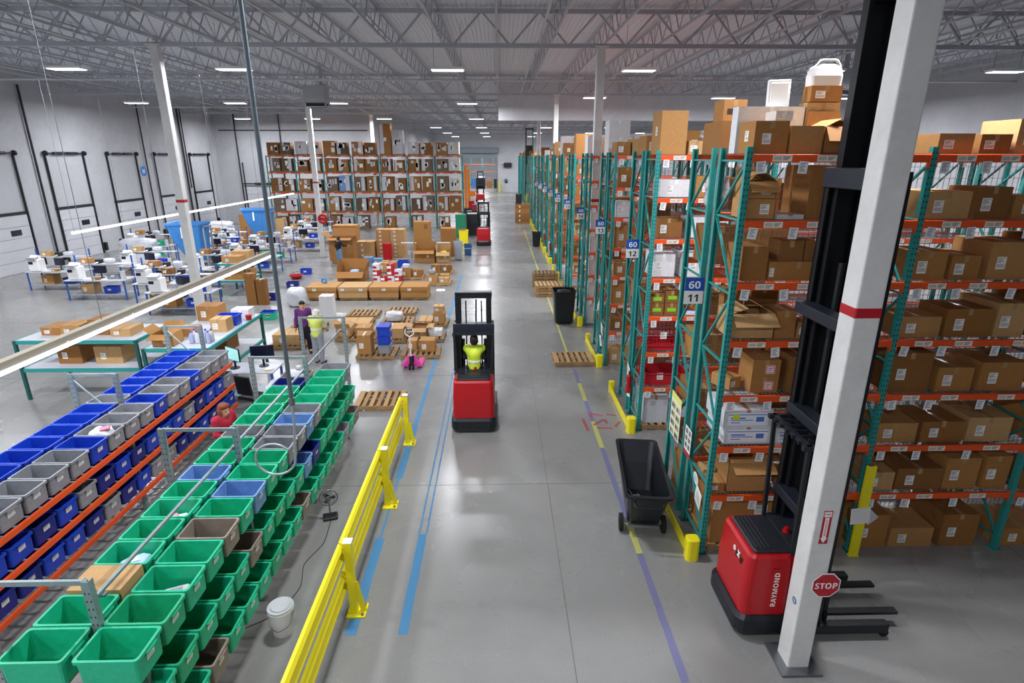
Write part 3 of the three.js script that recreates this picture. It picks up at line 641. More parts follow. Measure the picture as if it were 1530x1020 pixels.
// row 60 12, front half: the pieces one can make out
const z2 = RZ(1);
function on2(l, a, b, h, d, label, o = {}) { return (o.open ? openCarton : carton)(cx(a, b), (l < 0 ? 0 : LV[l] + 0.011) + (o.up ?? 0), z2 - 0.06 - d / 2, b - a, h, d, label, { group: 'goods on rack row twelve', ...o }); }
const greenTag = S(0x86d22c, 0.6);
for (const [i, [a, up]] of [[0.08, 0], [0.4, 0], [0.4, 0.27], [0.08, 0.27]].entries()) if (i < 3 || true)
  on2(2, a, a + 0.3, i === 3 ? 0.2 : 0.262, 0.45, `brown carton with green label, ${['lower left', 'lower right', 'upper right', 'upper left'][i]} of four on rack row twelve`, { c: 4, up, lm: greenTag, lw: 0.19, lh: 0.08, lx: 0 });
const stripe = S(0xffffff, 0.5, 0, { map: canvasTex(64, 128, (g, w, h) => { g.fillStyle = '#dfe8f8'; g.fillRect(0, 0, w, h); g.fillStyle = '#3a68c4'; g.fillRect(0, 20, w, 12); g.fillRect(0, 60, w, 10); g.fillRect(0, 104, w, 8); }) });
on2(2, 0.78, 1.5, 0.58, 0.6, 'white carton with blue stripes beside the green-labelled cartons', { m: cardWhite, lm: stripe, lw: 0.66, lh: 0.52, lx: 0, ly: 0.29 });
for (const [i, l] of [1, 0].entries()) { // red stacking baskets
  const t = thing('red_basket', `red wire basket on the ${i ? 'lowest' : 'second'} shelf of rack row twelve`, 'basket', [cx(0.08, 1.1), LV[l] + 0.012, z2 - 0.45], 0, 'red baskets');
  const redB = S(0xb3202c, 0.45), w = 1.0, d = 0.7, h = i ? 0.3 : 0.5;
  part(t, 'tray', tub(w, d, i ? 0.28 : 0.12, { taper: 0.97 }), redB);
  const ls = []; for (let x = -0.46; x < 0.5; x += 0.092) ls.push([0.012, h, 0.012, x, h / 2, d / 2 - 0.02], [0.012, h, 0.012, x, h / 2, -d / 2 + 0.02]);
  for (let y = 0.16; y <= h; y += 0.11) ls.push([w - 0.06, 0.012, 0.012, 0, y, d / 2 - 0.02], [w - 0.06, 0.012, 0.012, 0, y, -d / 2 + 0.02], [0.012, 0.012, d - 0.04, -0.47, y, 0], [0.012, 0.012, d - 0.04, 0.47, y, 0]);
  part(t, 'wire_sides', boxes(ls), redB);
  part(t, 'label', PB(0.14, 0.16, 0.003), mLabel, [-0.15, h * 0.7, d / 2 - 0.008]);
}
pallet('wooden pallet under the white cartons of rack row twelve', [cx(0.08, 1.28), 0, z2 - 0.46], 0, undefined, [mat.woodB, mat.woodC]);
carton(cx(0.1, 0.68), 0.133, z2 - 0.5, 0.56, 0.66, 0.85, 'large pale grey carton on the pallet of rack row twelve', { m: S(0xd4d6de, 0.6, 0, { map: cardRep }), group: 'goods on rack row twelve', label: false });
carton(cx(0.7, 1.24), 0.133, z2 - 0.5, 0.52, 0.36, 0.8, 'low pale grey carton beside the large one on the pallet', { m: S(0xc6c9d4, 0.6, 0, { map: cardRep }), group: 'goods on rack row twelve', label: false });
// large things along the rack tops
function topBox(k, a, b, h, label, o = {}) { return carton(cx(a, b), o.y ?? LV[6] + 0.012, RZ(k) - (o.back ? 1.64 : 0.44), b - a, h, 0.7, label, { ...o }); }

const onRow = k => `on top of ${rowTitle(k)}`;
topBox(1, 0.04, 0.56, 0.82, 'very tall tan carton towering on rack row twelve', { c: 1, label: false, side: 1 });
topBox(1, 0.62, 0.95, 0.26, 'low tan carton beside the very tall one ' + onRow(1), { c: 3 });
topBox(1, 1.3, 1.75, 0.5, 'tan carton with white labels ' + onRow(1), { c: 0 });
topBox(1, 1.8, 2.3, 0.42, 'right brown carton ' + onRow(1), { c: 4 });
topBox(1, 0.06, 0.5, 0.4, 'tan carton at the aisle end, back half ' + onRow(1), { c: 5, back: 1 });
topBox(1, 0.9, 1.6, 0.5, 'wide tan carton, back half ' + onRow(1), { c: 0, back: 1 });
topBox(2, 0.03, 0.4, 0.34, 'small brown labelled carton before the white stack on rack row thirteen', { c: 0 });
topBox(2, 0.45, 1.0, 0.42, 'tan carton right of the small brown one ' + onRow(2), { c: 3, label: false });
topBox(2, 1.05, 1.7, 0.5, 'brown carton further right ' + onRow(2), { c: 2 });
topBox(2, 0.02, 0.7, 0.5, 'lower white carton of the white stack ' + onRow(2), { m: cardWhite, back: 1, label: false });
topBox(2, 0.02, 0.62, 0.46, 'upper white carton of the white stack ' + onRow(2), { m: cardWhite, back: 1, label: false, y: LV[6] + 0.514 });
topBox(2, 0.75, 1.3, 0.6, 'white carton right of the white stack ' + onRow(2), { m: cardWhite, back: 1, label: false });
topBox(3, 0.5, 1.1, 0.5, 'brown carton behind the column ' + onRow(3), { c: 0 });
topBox(3, 0.05, 0.7, 0.7, 'white carton half hidden by the column ' + onRow(3), { m: cardWhite, back: 1, label: false });
topBox(4, 0.02, 0.8, 0.86, 'big tan carton left of the column ' + onRow(4), { c: 0, label: false });
topBox(4, 0.05, 0.8, 0.5, 'dark carton, back half ' + onRow(4), { c: 4, back: 1 });
topBox(5, 0.02, 0.7, 0.6, 'brown carton ' + onRow(5), { c: 2 });
topBox(5, 0.02, 0.6, 0.95, 'tall white carton, back half ' + onRow(5), { m: cardWhite, back: 1, label: false });
topBox(6, 0.02, 0.7, 0.75, 'tan carton ' + onRow(6), { c: 3 });
topBox(6, 0.02, 0.6, 0.7, 'dark brown carton, back half ' + onRow(6), { c: 4, back: 1 });
// clear film bundle between the cartons of row 60 12
function bundle(x, y, z, w, h, d, label, m = mat.film, name = 'film_bundle', cat = 'bundle') {
  const g = new THREE.SphereGeometry(0.5, 20, 14), p = g.attributes.position;
  for (let i = 0; i < p.count; i++) {
    const v = V(p.getX(i), p.getY(i), p.getZ(i)), q = v.clone().normalize();
    const e = 0.42 / Math.pow(Math.abs(q.x) ** 4 + Math.abs(q.y) ** 4 + Math.abs(q.z) ** 4, 0.25) + fbm(q.x * 2.2 + x, q.y * 2.2 + z, q.z * 2.2, 3) * 0.16;
    q.multiplyScalar(e); p.setXYZ(i, q.x * w, Math.max(-0.42, q.y) * h + 0.42 * h, q.z * d);
  }
  g.computeVertexNormals();
  return single(name, label, cat, g, m, [x, y + 0.001, z]);
}
bundle(RX + 1.12, LV[6] + 0.02, z2 - 0.44, 0.36, 0.55, 0.6, 'clear film wrapped bundle between cartons on rack row twelve');
bundle(RX + 0.25, LV[5] + 0.02, z1 - 1.64, 0.36, 0.6, 0.5, 'white bagged bundle behind the first uprights near the rack top').visible = true;
// ---------------------------------------------------------------- reach trucks; local +x is the fork side, origin at the rear of the body on the floor
const hoodM = S(0x23272e, 0.42, 0, { map: scrRep });
function reachTruck(label, p, turn, mastH, o = {}) {
  const t = thing('reach_truck', label, 'forklift', p, turn, 'red reach trucks');
  part(t, 'skirt', loft([ring(1.0, 0.98, 0.05, 0.14, 0.5, 0, 4), ring(1.06, 1.04, 0.12, 0.16, 0.5, 0, 4), ring(1.06, 1.04, 0.3, 0.16, 0.5, 0, 4), ring(0.98, 0.96, 0.36, 0.14, 0.5, 0, 4)]), mat.blackPlastic);
  const body = part(t, 'body', loft([ring(0.62, 0.94, 0.3, 0.1, 0.34, 0, 4), ring(0.62, 0.94, 0.8, 0.1, 0.34, 0, 4), ring(0.58, 0.9, 1.2, 0.1, 0.35, 0, 4), ring(0.54, 0.86, 1.24, 0.09, 0.36, 0, 4)]), mat.redPaint);
  // far side wall and front bulkhead round the driver's place
  part(t, 'side_panel', loft([ring(0.42, 0.3, 0.3, 0.05, 0.82, -0.3, 3), ring(0.42, 0.3, 1.2, 0.05, 0.82, -0.3, 3), ring(0.38, 0.26, 1.24, 0.05, 0.82, -0.3, 3)]), mat.redPaint);
  part(t, 'side_panel', RB(0.42, 0.26, 0.06, 0.02), mat.redPaint, [0.82, 1.1, 0.42]);
  part(t, 'compartment_floor', B(0.42, 0.04, 0.62), mat.dark, [0.82, 0.34, 0.14]);
  part(t, 'back_pad', RB(0.06, 0.6, 0.5, 0.02), mat.black, [0.68, 0.75, 0.12]);
  const hood = part(t, 'hood', loft([ring(0.5, 0.78, 1.235, 0.06, 0.38, 0, 3), ring(0.5, 0.78, 1.26, 0.06, 0.38, 0, 3), ring(0.46, 0.74, 1.275, 0.05, 0.38, 0, 3)]), hoodM);
  for (let i = 0; i < 4; i++) part(hood, 'hood_rib', RB(0.025, 0.02, 0.66, 0.006, 1), hoodM, [0.19 + i * 0.055, 1.28, 0]);
  part(t, 'console', loft([ring(0.42, 0.84, 1.24, 0.04, 0.82, 0, 2), ring(0.4, 0.82, 1.29, 0.04, 0.82, 0, 2)]), hoodM);
  part(t, 'stop_button', mg([[C(0.045, 0.02, 16), [0, 0, 0]], [C(0.03, 0.05, 16), [0, 0.03, 0]]]), mat.redPaint, [0.7, 1.3, 0.02], null, 'red emergency button');
  part(t, 'steering_wheel', mg([[new THREE.TorusGeometry(0.1, 0.014, 8, 20), [0, 0, 0], [Math.PI / 2, 0, 0]], [B(0.2, 0.012, 0.02)], [C(0.014, 0.06, 8), [0.08, 0.03, 0]]]), mat.black, [0.86, 1.34, 0.2]);
  part(t, 'round_badge', C(0.06, 0.006, 20), S(0x5b87a6, 0.4), [0.9, 1.294, 0.33]);
  if (o.text) {
    const tx = canvasTex(512, 96, (g, w, h) => { g.fillStyle = '#b5101c'; g.fillRect(0, 0, w, h); g.fillStyle = '#f4f0ea'; g.font = 'bold 88px sans-serif'; g.textAlign = 'center'; g.textBaseline = 'middle'; g.fillText(o.text, w / 2, h / 2 + 5, w - 8); });
    part(t, 'maker_lettering', PB(0.62, 0.1, 0.003), S(0xffffff, 0.4, 0, { map: tx }), [0.42, 0.75, 0.472], [0, 0, Math.PI / 2], 'white vertical lettering');
    part(t, 'model_badge', boxes([[0.003, 0.075, 0.02, -0.0, 0, -0.06, 0.5, 0, 0], [0.003, 0.075, 0.02, 0, 0, -0.06, -0.5, 0, 0], [0.003, 0.02, 0.075, 0, 0, -0.06], [0.003, 0.1, 0.024, 0, 0, 0.07, 0.6, 0, 0], [0.003, 0.1, 0.024, 0, 0, 0.07, -0.6, 0, 0]]), mat.white, [0.038, 1.07, 0.1], [0, 0, -0.1]);
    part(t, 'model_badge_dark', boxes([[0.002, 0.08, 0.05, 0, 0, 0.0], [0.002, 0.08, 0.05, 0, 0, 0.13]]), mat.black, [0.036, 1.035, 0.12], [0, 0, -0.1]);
  }
  // grey hydraulics seen in the driver's opening
  part(t, 'hydraulic_unit', mg([[RB(0.2, 0.3, 0.22, 0.03), [0.86, 0.52, 0.2]], [C(0.06, 0.3, 12), [0.78, 0.55, 0.34]], [tube([[0.75, 0.4, 0.38], [0.85, 0.7, 0.4], [0.95, 0.5, 0.38]], 0.015)]]), S(0x7d8177, 0.5, 0.3));
  // mast: two nested pairs of channels
  const X0 = 1.0, chan = (x, z, h, w, d, y0 = 0.08) => boxes([[w, h, 0.014, x, y0 + h / 2, z + d / 2 * Math.sign(-z)], [0.014, h, d, x - w / 2, y0 + h / 2, z], [0.014, h, d, x + w / 2, y0 + h / 2, z]]);
  const oh = mastH * 0.76;
  for (const s of [-1, 1]) {
    part(t, 'outer_mast_rail', boxes([[0.36, oh, 0.02, X0 - 0.08, 0.08 + oh / 2, s * 0.46], [0.02, oh, 0.09, X0 - 0.25, 0.08 + oh / 2, s * 0.42], [0.02, oh, 0.09, X0 + 0.09, 0.08 + oh / 2, s * 0.42]]), mat.mast);
    part(t, 'inner_mast_rail', boxes([[0.3, mastH - 0.4, 0.02, X0 - 0.05, 0.4 + (mastH - 0.4) / 2, s * 0.4], [0.02, mastH - 0.4, 0.1, X0 - 0.19, 0.4 + (mastH - 0.4) / 2, s * 0.34], [0.02, mastH - 0.4, 0.1, X0 + 0.09, 0.4 + (mastH - 0.4) / 2, s * 0.34]]), mat.mast);
    part(t, 'lift_cylinder', C(0.04, mastH * 0.62, 12), mat.dark, [X0 - 0.02, mastH * 0.31 + 0.1, s * 0.26]);
    part(t, 'mast_chain', B(0.02, mastH * 0.9, 0.03), mat.rubber, [X0 + 0.03, mastH * 0.5, s * 0.18]);
  }
  const bars = mastH > 4 ? [oh, oh * 0.735, 2.9, 1.7] : [oh, mastH * 0.4];
  for (const [i, y] of bars.entries()) part(t, 'cross_bar', RB(0.2, i === 0 ? 0.22 : 0.14, 0.92, 0.012, 1), S(0x252a35, 0.45, 0.15, { map: scrRep }), [X0 - (i === 1 ? 0.3 : 0.2), y, 0]);
  part(t, 'mast_head', RB(0.2, 0.14, 0.84, 0.012, 1), mat.mast, [X0 + 0.02, mastH, 0]);
  part(t, 'hose_reel', tube([[X0 - 0.08, 0.6, 0.05], [X0 - 0.09, mastH * 0.5, 0.04], [X0 - 0.05, mastH - 0.1, 0.06]], 0.018, 40), mat.rubber);
  if (mastH > 4) part(t, 'mesh_window', (() => { const l = []; for (let z = -0.3; z <= 0.31; z += 0.1) l.push([0.008, mastH - oh - 0.2, 0.008, X0 + 0.1, (mastH + oh) / 2, z]); return boxes(l); })(), mat.mast);
  // overhead guard on slim pillars
  const gy = mastH > 4 ? 2.75 : 2.2;
  part(t, 'overhead_guard', boxes([[0.06, 0.06, 0.92, 0.56, gy, 0], [0.6, 0.06, 0.06, 0.78, gy, 0.44], [0.6, 0.06, 0.06, 0.78, gy, -0.44], ...[-0.3, -0.15, 0, 0.15, 0.3].map(z => [0.58, 0.04, 0.025, 0.78, gy, z])]), S(0x20242c, 0.45, 0.15));
  for (const s of [-1, 1]) part(t, 'guard_pillar', bar([0.56, gy, s * 0.44], [0.6, 1.22, s * 0.4], 0.045), mat.dark);
  // carriage, forks, outrigger legs with load wheels
  part(t, 'carriage', boxes([[0.05, 0.1, 0.8, X0 + 0.2, 0.25, 0], [0.05, 0.1, 0.8, X0 + 0.2, 0.6, 0], [0.05, 0.5, 0.06, X0 + 0.2, 0.42, 0.35], [0.05, 0.5, 0.06, X0 + 0.2, 0.42, -0.35]]), mat.mast);
  for (const s of [-1, 1]) {
    part(t, 'fork', mg([[B(0.045, 0.5, 0.1), [X0 + 0.25, 0.42, s * 0.25]], [B(1.0, 0.04, 0.1), [X0 + 0.75, 0.18, s * 0.25]]]), mat.dark);
    const lg = part(t, 'outrigger_leg', RB(1.1, 0.14, 0.12, 0.02), mat.dark, [X0 + 0.45, 0.13, s * 0.46]);
    part(lg, 'load_wheel', C(0.06, 0.1, 16), mat.rubber, [0.5, -0.07, 0], [Math.PI / 2, 0, 0]);
    part(t, 'drive_wheel', C(0.13, 0.1, 20), mat.rubber, [0.3, 0.13, s * 0.34], [Math.PI / 2, 0, 0]);
  }
  return t;
}
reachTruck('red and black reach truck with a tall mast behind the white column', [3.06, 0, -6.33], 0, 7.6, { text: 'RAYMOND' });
reachTruck('red reach truck driving down the middle of the aisle', [-0.6, 0, -11.75], Math.PI / 2, 3.0);
reachTruck('small red reach truck standing far down the aisle', [-1.1, 0, -40.4], Math.PI / 2, 2.9);

// ---------------------------------------------------------------- signs on the near column
{
  const fz = -5.354;
  const oct = r => { const s = new THREE.Shape(); for (let i = 0; i < 8; i++) { const a = Math.PI / 8 + i * Math.PI / 4; i ? s.lineTo(r * Math.cos(a), r * Math.sin(a)) : s.moveTo(r * Math.cos(a), r * Math.sin(a)); } s.closePath(); return s; };
  const t = thing('stop_sign', 'red octagonal sign reading stop on the near white column', 'stop sign', [3.765, 1.27, fz + 0.012]);
  part(t, 'plate', new THREE.ExtrudeGeometry(oct(0.178), { depth: 0.006, bevelEnabled: false }), mat.white);
  part(t, 'face', new THREE.ExtrudeGeometry(oct(0.164), { depth: 0.002, bevelEnabled: false }), S(0xb51226, 0.45), [0, 0, 0.006]);
  const tx = canvasTex(256, 112, (g, w, h) => { g.fillStyle = '#b51226'; g.fillRect(0, 0, w, h); g.fillStyle = '#f6efee'; g.font = 'bold 100px sans-serif'; g.textAlign = 'center'; g.textBaseline = 'middle'; g.fillText('STOP', w / 2, h / 2 + 5, w - 6); });
  part(t, 'lettering', PB(0.286, 0.125, 0.001), S(0xffffff, 0.45, 0, { map: tx }), [0, 0, 0.0088]);
  part(t, 'bracket', B(0.12, 0.1, 0.012), mat.steel, [-0.08, 0, -0.006]);
  const e = thing('extinguisher_sign', 'red and white arrow sign reading fire extinguisher on the near column', 'sign', [3.635, 2.05, fz]);
  const et = canvasTex(128, 512, (g, w, h) => {
    g.fillStyle = '#b3172b'; g.fillRect(0, 0, w, h); g.fillStyle = '#f6efee'; g.fillRect(12, 14, w - 24, 78);
    g.fillStyle = '#b3172b'; g.font = 'bold 40px sans-serif'; g.textAlign = 'center'; g.fillText('FIRE', w / 2, 66);
    g.fillStyle = '#f6efee'; g.beginPath(); g.moveTo(34, 104); g.lineTo(94, 104); g.lineTo(94, 420); g.lineTo(116, 420); g.lineTo(64, 498); g.lineTo(12, 420); g.lineTo(34, 420); g.fill();
    g.fillStyle = '#b3172b'; g.font = 'bold 36px sans-serif'; g.save(); g.translate(64, 262); g.rotate(Math.PI / 2); g.textBaseline = 'middle'; g.fillText('EXTINGUISHER', 0, 0, 300); g.restore();
  });
  part(e, 'plate', PB(0.1, 0.43, 0.004), S(0xffffff, 0.45, 0, { map: et }), [0, 0, 0.002]);
  const d = thing('round_sticker', 'small blue round sticker low on the side of the near column', 'sticker', [3.504, 0.95, -5.46]);
  part(d, 'disc', C(0.045, 0.003, 20), S(0x39709a, 0.4), [0, 0, 0], [0, 0, Math.PI / 2]);
  part(d, 'bar', B(0.003, 0.012, 0.05), mat.white, [-0.0016, 0, 0], [0.6, 0, 0]);
}
// ---------------------------------------------------------------- black tilt cart
{
  const t = thing('tilt_cart', 'black plastic tilt cart parked at the end of rack row eleven', 'cart', [2.42, 0, -8.57], -0.117);
  const R = (w, d, y, cz, r = 0.09) => ring(w, d, y, r, 0, cz, 4);
  part(t, 'tub', loft([R(0.52, 1.0, 0.24, 0.1), R(0.6, 1.5, 0.62, 0.04), R(0.68, 1.86, 0.93, 0), R(0.76, 1.96, 0.935, 0), R(0.76, 1.96, 0.97, 0), R(0.66, 1.84, 0.97, 0), R(0.58, 1.46, 0.64, 0.04), R(0.49, 0.96, 0.27, 0.1)]), mat.blackPlastic);
  part(t, 'chassis', boxes([[0.5, 0.05, 1.2, 0, 0.215, 0.05], [0.62, 0.05, 0.1, 0, 0.19, 0.45], [0.1, 0.08, 0.5, 0, 0.18, -0.4]]), mat.steel);
  for (const s of [-1, 1]) part(t, 'wheel', mg([[C(0.15, 0.06, 20), [0, 0, 0], [0, 0, Math.PI / 2]], [C(0.08, 0.075, 14), [0, 0, 0], [0, 0, Math.PI / 2]]]), mat.rubber, [s * 0.35, 0.15, 0.45]);
  for (const z of [-0.55]) part(t, 'caster', mg([[C(0.08, 0.04, 16), [0, 0.08, 0], [0, 0, Math.PI / 2]], [B(0.07, 0.1, 0.05), [0, 0.15, 0.02]]]), mat.rubber, [0, 0, z]);
  part(t, 'handle', tube([[-0.22, 0.88, 0.94], [-0.2, 0.84, 1.05], [0.2, 0.84, 1.05], [0.22, 0.88, 0.94]], 0.016), mat.blackPlastic);
  const c = thing('scrap_tray', 'grey angular scrap piece lying in the black tilt cart', 'scrap', [2.4, 0.275, -8.45], 0.2);
  part(c, 'tray', boxes([[0.22, 0.02, 0.6, 0, 0.012, 0], [0.02, 0.14, 0.6, -0.1, 0.08, 0]]), S(0x7d828a, 0.5));
  part(c, 'strip', boxes([[0.05, 0.03, 0.3, 0.05, 0.037, 0.12], [0.06, 0.03, 0.2, -0.02, 0.037, -0.15]]), mat.film);
}
// ---------------------------------------------------------------- yellow guard rail
{
  const t = thing('guard_rail', 'long yellow steel guard rail beside the tote racks', 'guard rail', [-2.1, 0, 0]);
  const wbeam = L => { const s = new THREE.Shape(), h = 0.3, p = [[0, -0.15], [0.03, -0.14], [0.06, -0.1], [0.06, -0.07], [0.02, -0.03], [0.02, 0.03], [0.06, 0.07], [0.06, 0.1], [0.03, 0.14], [0, 0.15], [-0.006, 0.15], [-0.006, -0.15]]; p.forEach(([a, b], i) => i ? s.lineTo(a, b) : s.moveTo(a, b)); return new THREE.ExtrudeGeometry(s, { depth: L, bevelEnabled: false }); };
  const posts = [-3.9, -6.42, -8.95, -11.3];
  for (let i = 0; i < 3; i++) for (const y of [0.97, 0.5]) part(t, 'rail', wbeam(posts[i] - posts[i + 1] - 0.02), mat.yellow, [-0.06, y, posts[i + 1] + 0.01]);
  for (const z of posts) {
    const pg = part(t, 'post', mg([[B(0.1, 1.15, 0.1), [0.06, 0.575, 0]], [B(0.26, 0.02, 0.26), [0.1, 0.01, 0]], [bar([0.1, 0.5, 0], [0.19, 0.02, 0], 0.08, 0.012)]]), mat.yellow, [0, 0, z]);
    part(pg, 'cap', B(0.12, 0.012, 0.12), mat.white, [0.06, 1.156, 0]);
    part(pg, 'bolts', mg([[C(0.02, 0.04, 6), [0.19, 0.03, 0.09]], [C(0.02, 0.04, 6), [0.19, 0.03, -0.09]]]), mat.steel);
  }
}
// ---------------------------------------------------------------- papers, charts and small things at the row ends
{
  const chart = canvasTex(256, 384, (g, w, h) => {
    g.fillStyle = '#f0f0ea'; g.fillRect(0, 0, w, h); g.fillStyle = '#dfe67a'; g.fillRect(0, 0, w, 60);
    for (let r = 0; r < 4; r++) for (let c = 0; c < 2; c++) { g.fillStyle = '#dfe67a'; g.fillRect(14 + c * 120, 72 + r * 78, 108, 16); g.fillStyle = ['#8f8a80', '#a8947c', '#7b8078', '#b1a79a'][(r + c * 3) % 4]; g.fillRect(18 + c * 120, 92 + r * 78, 100, 48); g.fillStyle = '#4b4f4c'; g.fillRect(30 + c * 120, 104 + r * 78, 30, 30); }
  });
  const t = thing('safety_chart', 'white and yellow picture chart on the end of rack row eleven', 'chart', [3.105, 1.62, -9.15]);
  part(t, 'board', PB(0.006, 0.8, 0.54), S(0xffffff, 0.6, 0, { map: chart }));
  part(t, 'strap', boxes([[0.02, 0.03, 0.5, 0.014, 0.3, 0], [0.02, 0.03, 0.5, 0.014, -0.3, 0]]), mat.steel);
  const ch2 = canvasTex(128, 192, (g, w, h) => { g.fillStyle = '#f2f0ee'; g.fillRect(0, 0, w, h); g.fillStyle = '#b3343c'; g.fillRect(0, 160, w, 32); for (let r = 0; r < 3; r++) { g.fillStyle = '#77736c'; g.fillRect(12, 12 + r * 48, 44, 36); g.fillRect(70, 12 + r * 48, 44, 36); } });
  const u = thing('safety_notice', 'smaller white notice with red foot beside the picture chart', 'notice', [3.105, 1.5, -8.42]);
  part(u, 'board', PB(0.006, 0.5, 0.3), S(0xffffff, 0.6, 0, { map: ch2 }));
  part(u, 'strap', B(0.02, 0.03, 0.5, ), mat.steel, [0.014, 0.1, -0.1]);
  const sheet = (label, p, w, h, tilt, oval) => { const q = thing('paper_sheet', label, 'paper', p, 0, 'papers on the racks'); part(q, 'sheet', oval ? C(w / 2, 0.003, 20).rotateZ(Math.PI / 2) : B(0.003, h, w), mat.paper, [0, 0, 0], [tilt, 0, 0.08]); part(q, 'print', B(0.0012, h * 0.5, w * 0.6), S(0xc9ccd0, 0.8), [-0.0024, 0, 0], [tilt, 0, 0.08]); };
  sheet('round white paper on the brace of rack row eleven', [3.125, 1.1, -7.95], 0.22, 0.24, 0.1, true);
  sheet('white paper sheet lower on the front upright of rack row eleven', [3.125, 0.86, -7.78], 0.26, 0.36, 0.3);
  sheet('upper white paper at the end of rack row twelve', [3.11, 1.05, -12.85], 0.3, 0.36, 0.3);
  sheet('lower white paper at the end of rack row twelve', [3.11, 0.6, -12.8], 0.3, 0.34, -0.3);
  sheet('upper white paper at the end of rack row thirteen', [3.11, 1.0, -16.6], 0.3, 0.36, 0.3);
  sheet('lower white paper at the end of rack row thirteen', [3.11, 0.6, -16.7], 0.3, 0.34, -0.25);
  // yellow upright guard with a paper pouch in the second frame of the nearest row
  const y = thing('upright_guard', 'yellow corner guard on the rack upright behind the stop sign', 'rack guard', [RX + 2.38, 0, RZ(0) + 0.13]);
  part(y, 'angle', boxes([[0.12, 1.6, 0.012, 0, 0.8, 0.02], [0.012, 1.6, 0.05, -0.06, 0.8, 0.0], [0.012, 1.6, 0.05, 0.06, 0.8, 0.0]]), mat.yellow);
  part(y, 'foot', B(0.16, 0.012, 0.07), mat.yellow, [0, 0.006, 0.0]);
  const pp = thing('paper_pouch', 'white paper pouch hanging on the yellow corner guard', 'paper', [RX + 2.34, 0.75, RZ(0) + 0.165]);
  part(pp, 'pouch', B(0.3, 0.28, 0.006), mat.paper, [0, 0, 0], [0, 0, 0.1]);
  part(pp, 'corner_sheet', B(0.2, 0.2, 0.004), mat.film, [0.15, -0.03, -0.005], [0, 0, 0.8]);
  // extinguishers and rolls at row ends
  const ext = (k, label) => { const q = thing('fire_extinguisher', label, 'fire extinguisher', [3.03, 0.9, RZ(k) - 0.55]); part(q, 'cylinder', mg([[C(0.065, 0.4, 16), [0, 0, 0]], [new THREE.SphereGeometry(0.065, 16, 8), [0, 0.2, 0]]]), mat.redPaint); part(q, 'valve', mg([[C(0.02, 0.08, 8), [0, 0.28, 0]], [B(0.02, 0.02, 0.12), [0, 0.32, 0.03]]]), mat.black); part(q, 'hose', tube([[0, 0.28, 0.03], [0, 0.2, 0.1], [0, -0.05, 0.09]], 0.012), mat.rubber); part(q, 'wall_bracket', B(0.06, 0.06, 0.1), mat.steel, [0.07, 0.05, 0]); };
  ext(1, 'red fire extinguisher hung on the end of rack row twelve');
  ext(6, 'red fire extinguisher hung on the end of rack row seventeen');
  ext(7, 'red fire extinguisher hung on the end of rack row eighteen');
}
// ---------------------------------------------------------------- pallets and bins along the right of the aisle
pallet('empty wooden pallet lying alone across the yellow floor line', [2.24, 0, -16.55], 0.02);
for (let i = 0; i < 4; i++) pallet2(`pallet in the low stack beside the far floor line, ${ORD[i]} from below`, [2.22, i * 0.134, -25.4], 0.03, undefined, i % 2 ? mat.wood : mat.woodB);
for (let i = 0; i < 5; i++) pallet2(`pallet in the taller stack behind the low stack, ${ORD[i]} from below`, [2.22, i * 0.134, -27.4], -0.03, undefined, i % 2 ? mat.woodB : mat.woodC);
function blackBin(label, p, h = 1.0, w = 0.62) {
  const t = thing('waste_bin', label, 'bin', p, 0);
  part(t, 'bin_body', tub(w, w * 1.05, h, { taper: 0.8, r: 0.07 }), mat.blackPlastic, [0, 0.06, 0]);
  part(t, 'handle', tube([[-0.2, h, -w / 2 - 0.02], [0, h + 0.02, -w / 2 - 0.07], [0.2, h, -w / 2 - 0.02]], 0.015), mat.black);
  for (const s of [-1, 1]) part(t, 'wheel', C(0.08, 0.05, 16), mat.rubber, [s * w * 0.36, 0.08, -w * 0.36], [0, 0, Math.PI / 2]);
  part(t, 'front_foot', B(w * 0.5, 0.06, 0.06), mat.black, [0, 0.03, w * 0.34]);
  part(t, 'bag', bundleGeo(w * 0.7, 0.2, w * 0.7), S(0x1d2128, 0.3), [0, h - 0.12, 0]);
}
function bundleGeo(w, h, d, sd = 1) {
  const g = new THREE.SphereGeometry(0.5, 18, 12), p = g.attributes.position;
  for (let i = 0; i < p.count; i++) { const q = V(p.getX(i), p.getY(i), p.getZ(i)).normalize(); const e = 0.42 / Math.pow(Math.abs(q.x) ** 4 + Math.abs(q.y) ** 4 + Math.abs(q.z) ** 4, 0.25) + fbm(q.x * 2.4 + sd, q.y * 2.4, q.z * 2.4 + sd, 3) * 0.18; q.multiplyScalar(e); p.setXYZ(i, q.x * w, Math.max(-0.42, q.y) * h + 0.42 * h, q.z * d); }
  g.computeVertexNormals(); return g;
}
blackBin('large black waste bin beside the rack row behind the single pallet', [2.42, 0, -20.9], 1.2, 0.84);
blackBin('small black bin far down the aisle beside the racks', [2.6, 0, -40.2], 0.95, 0.62);
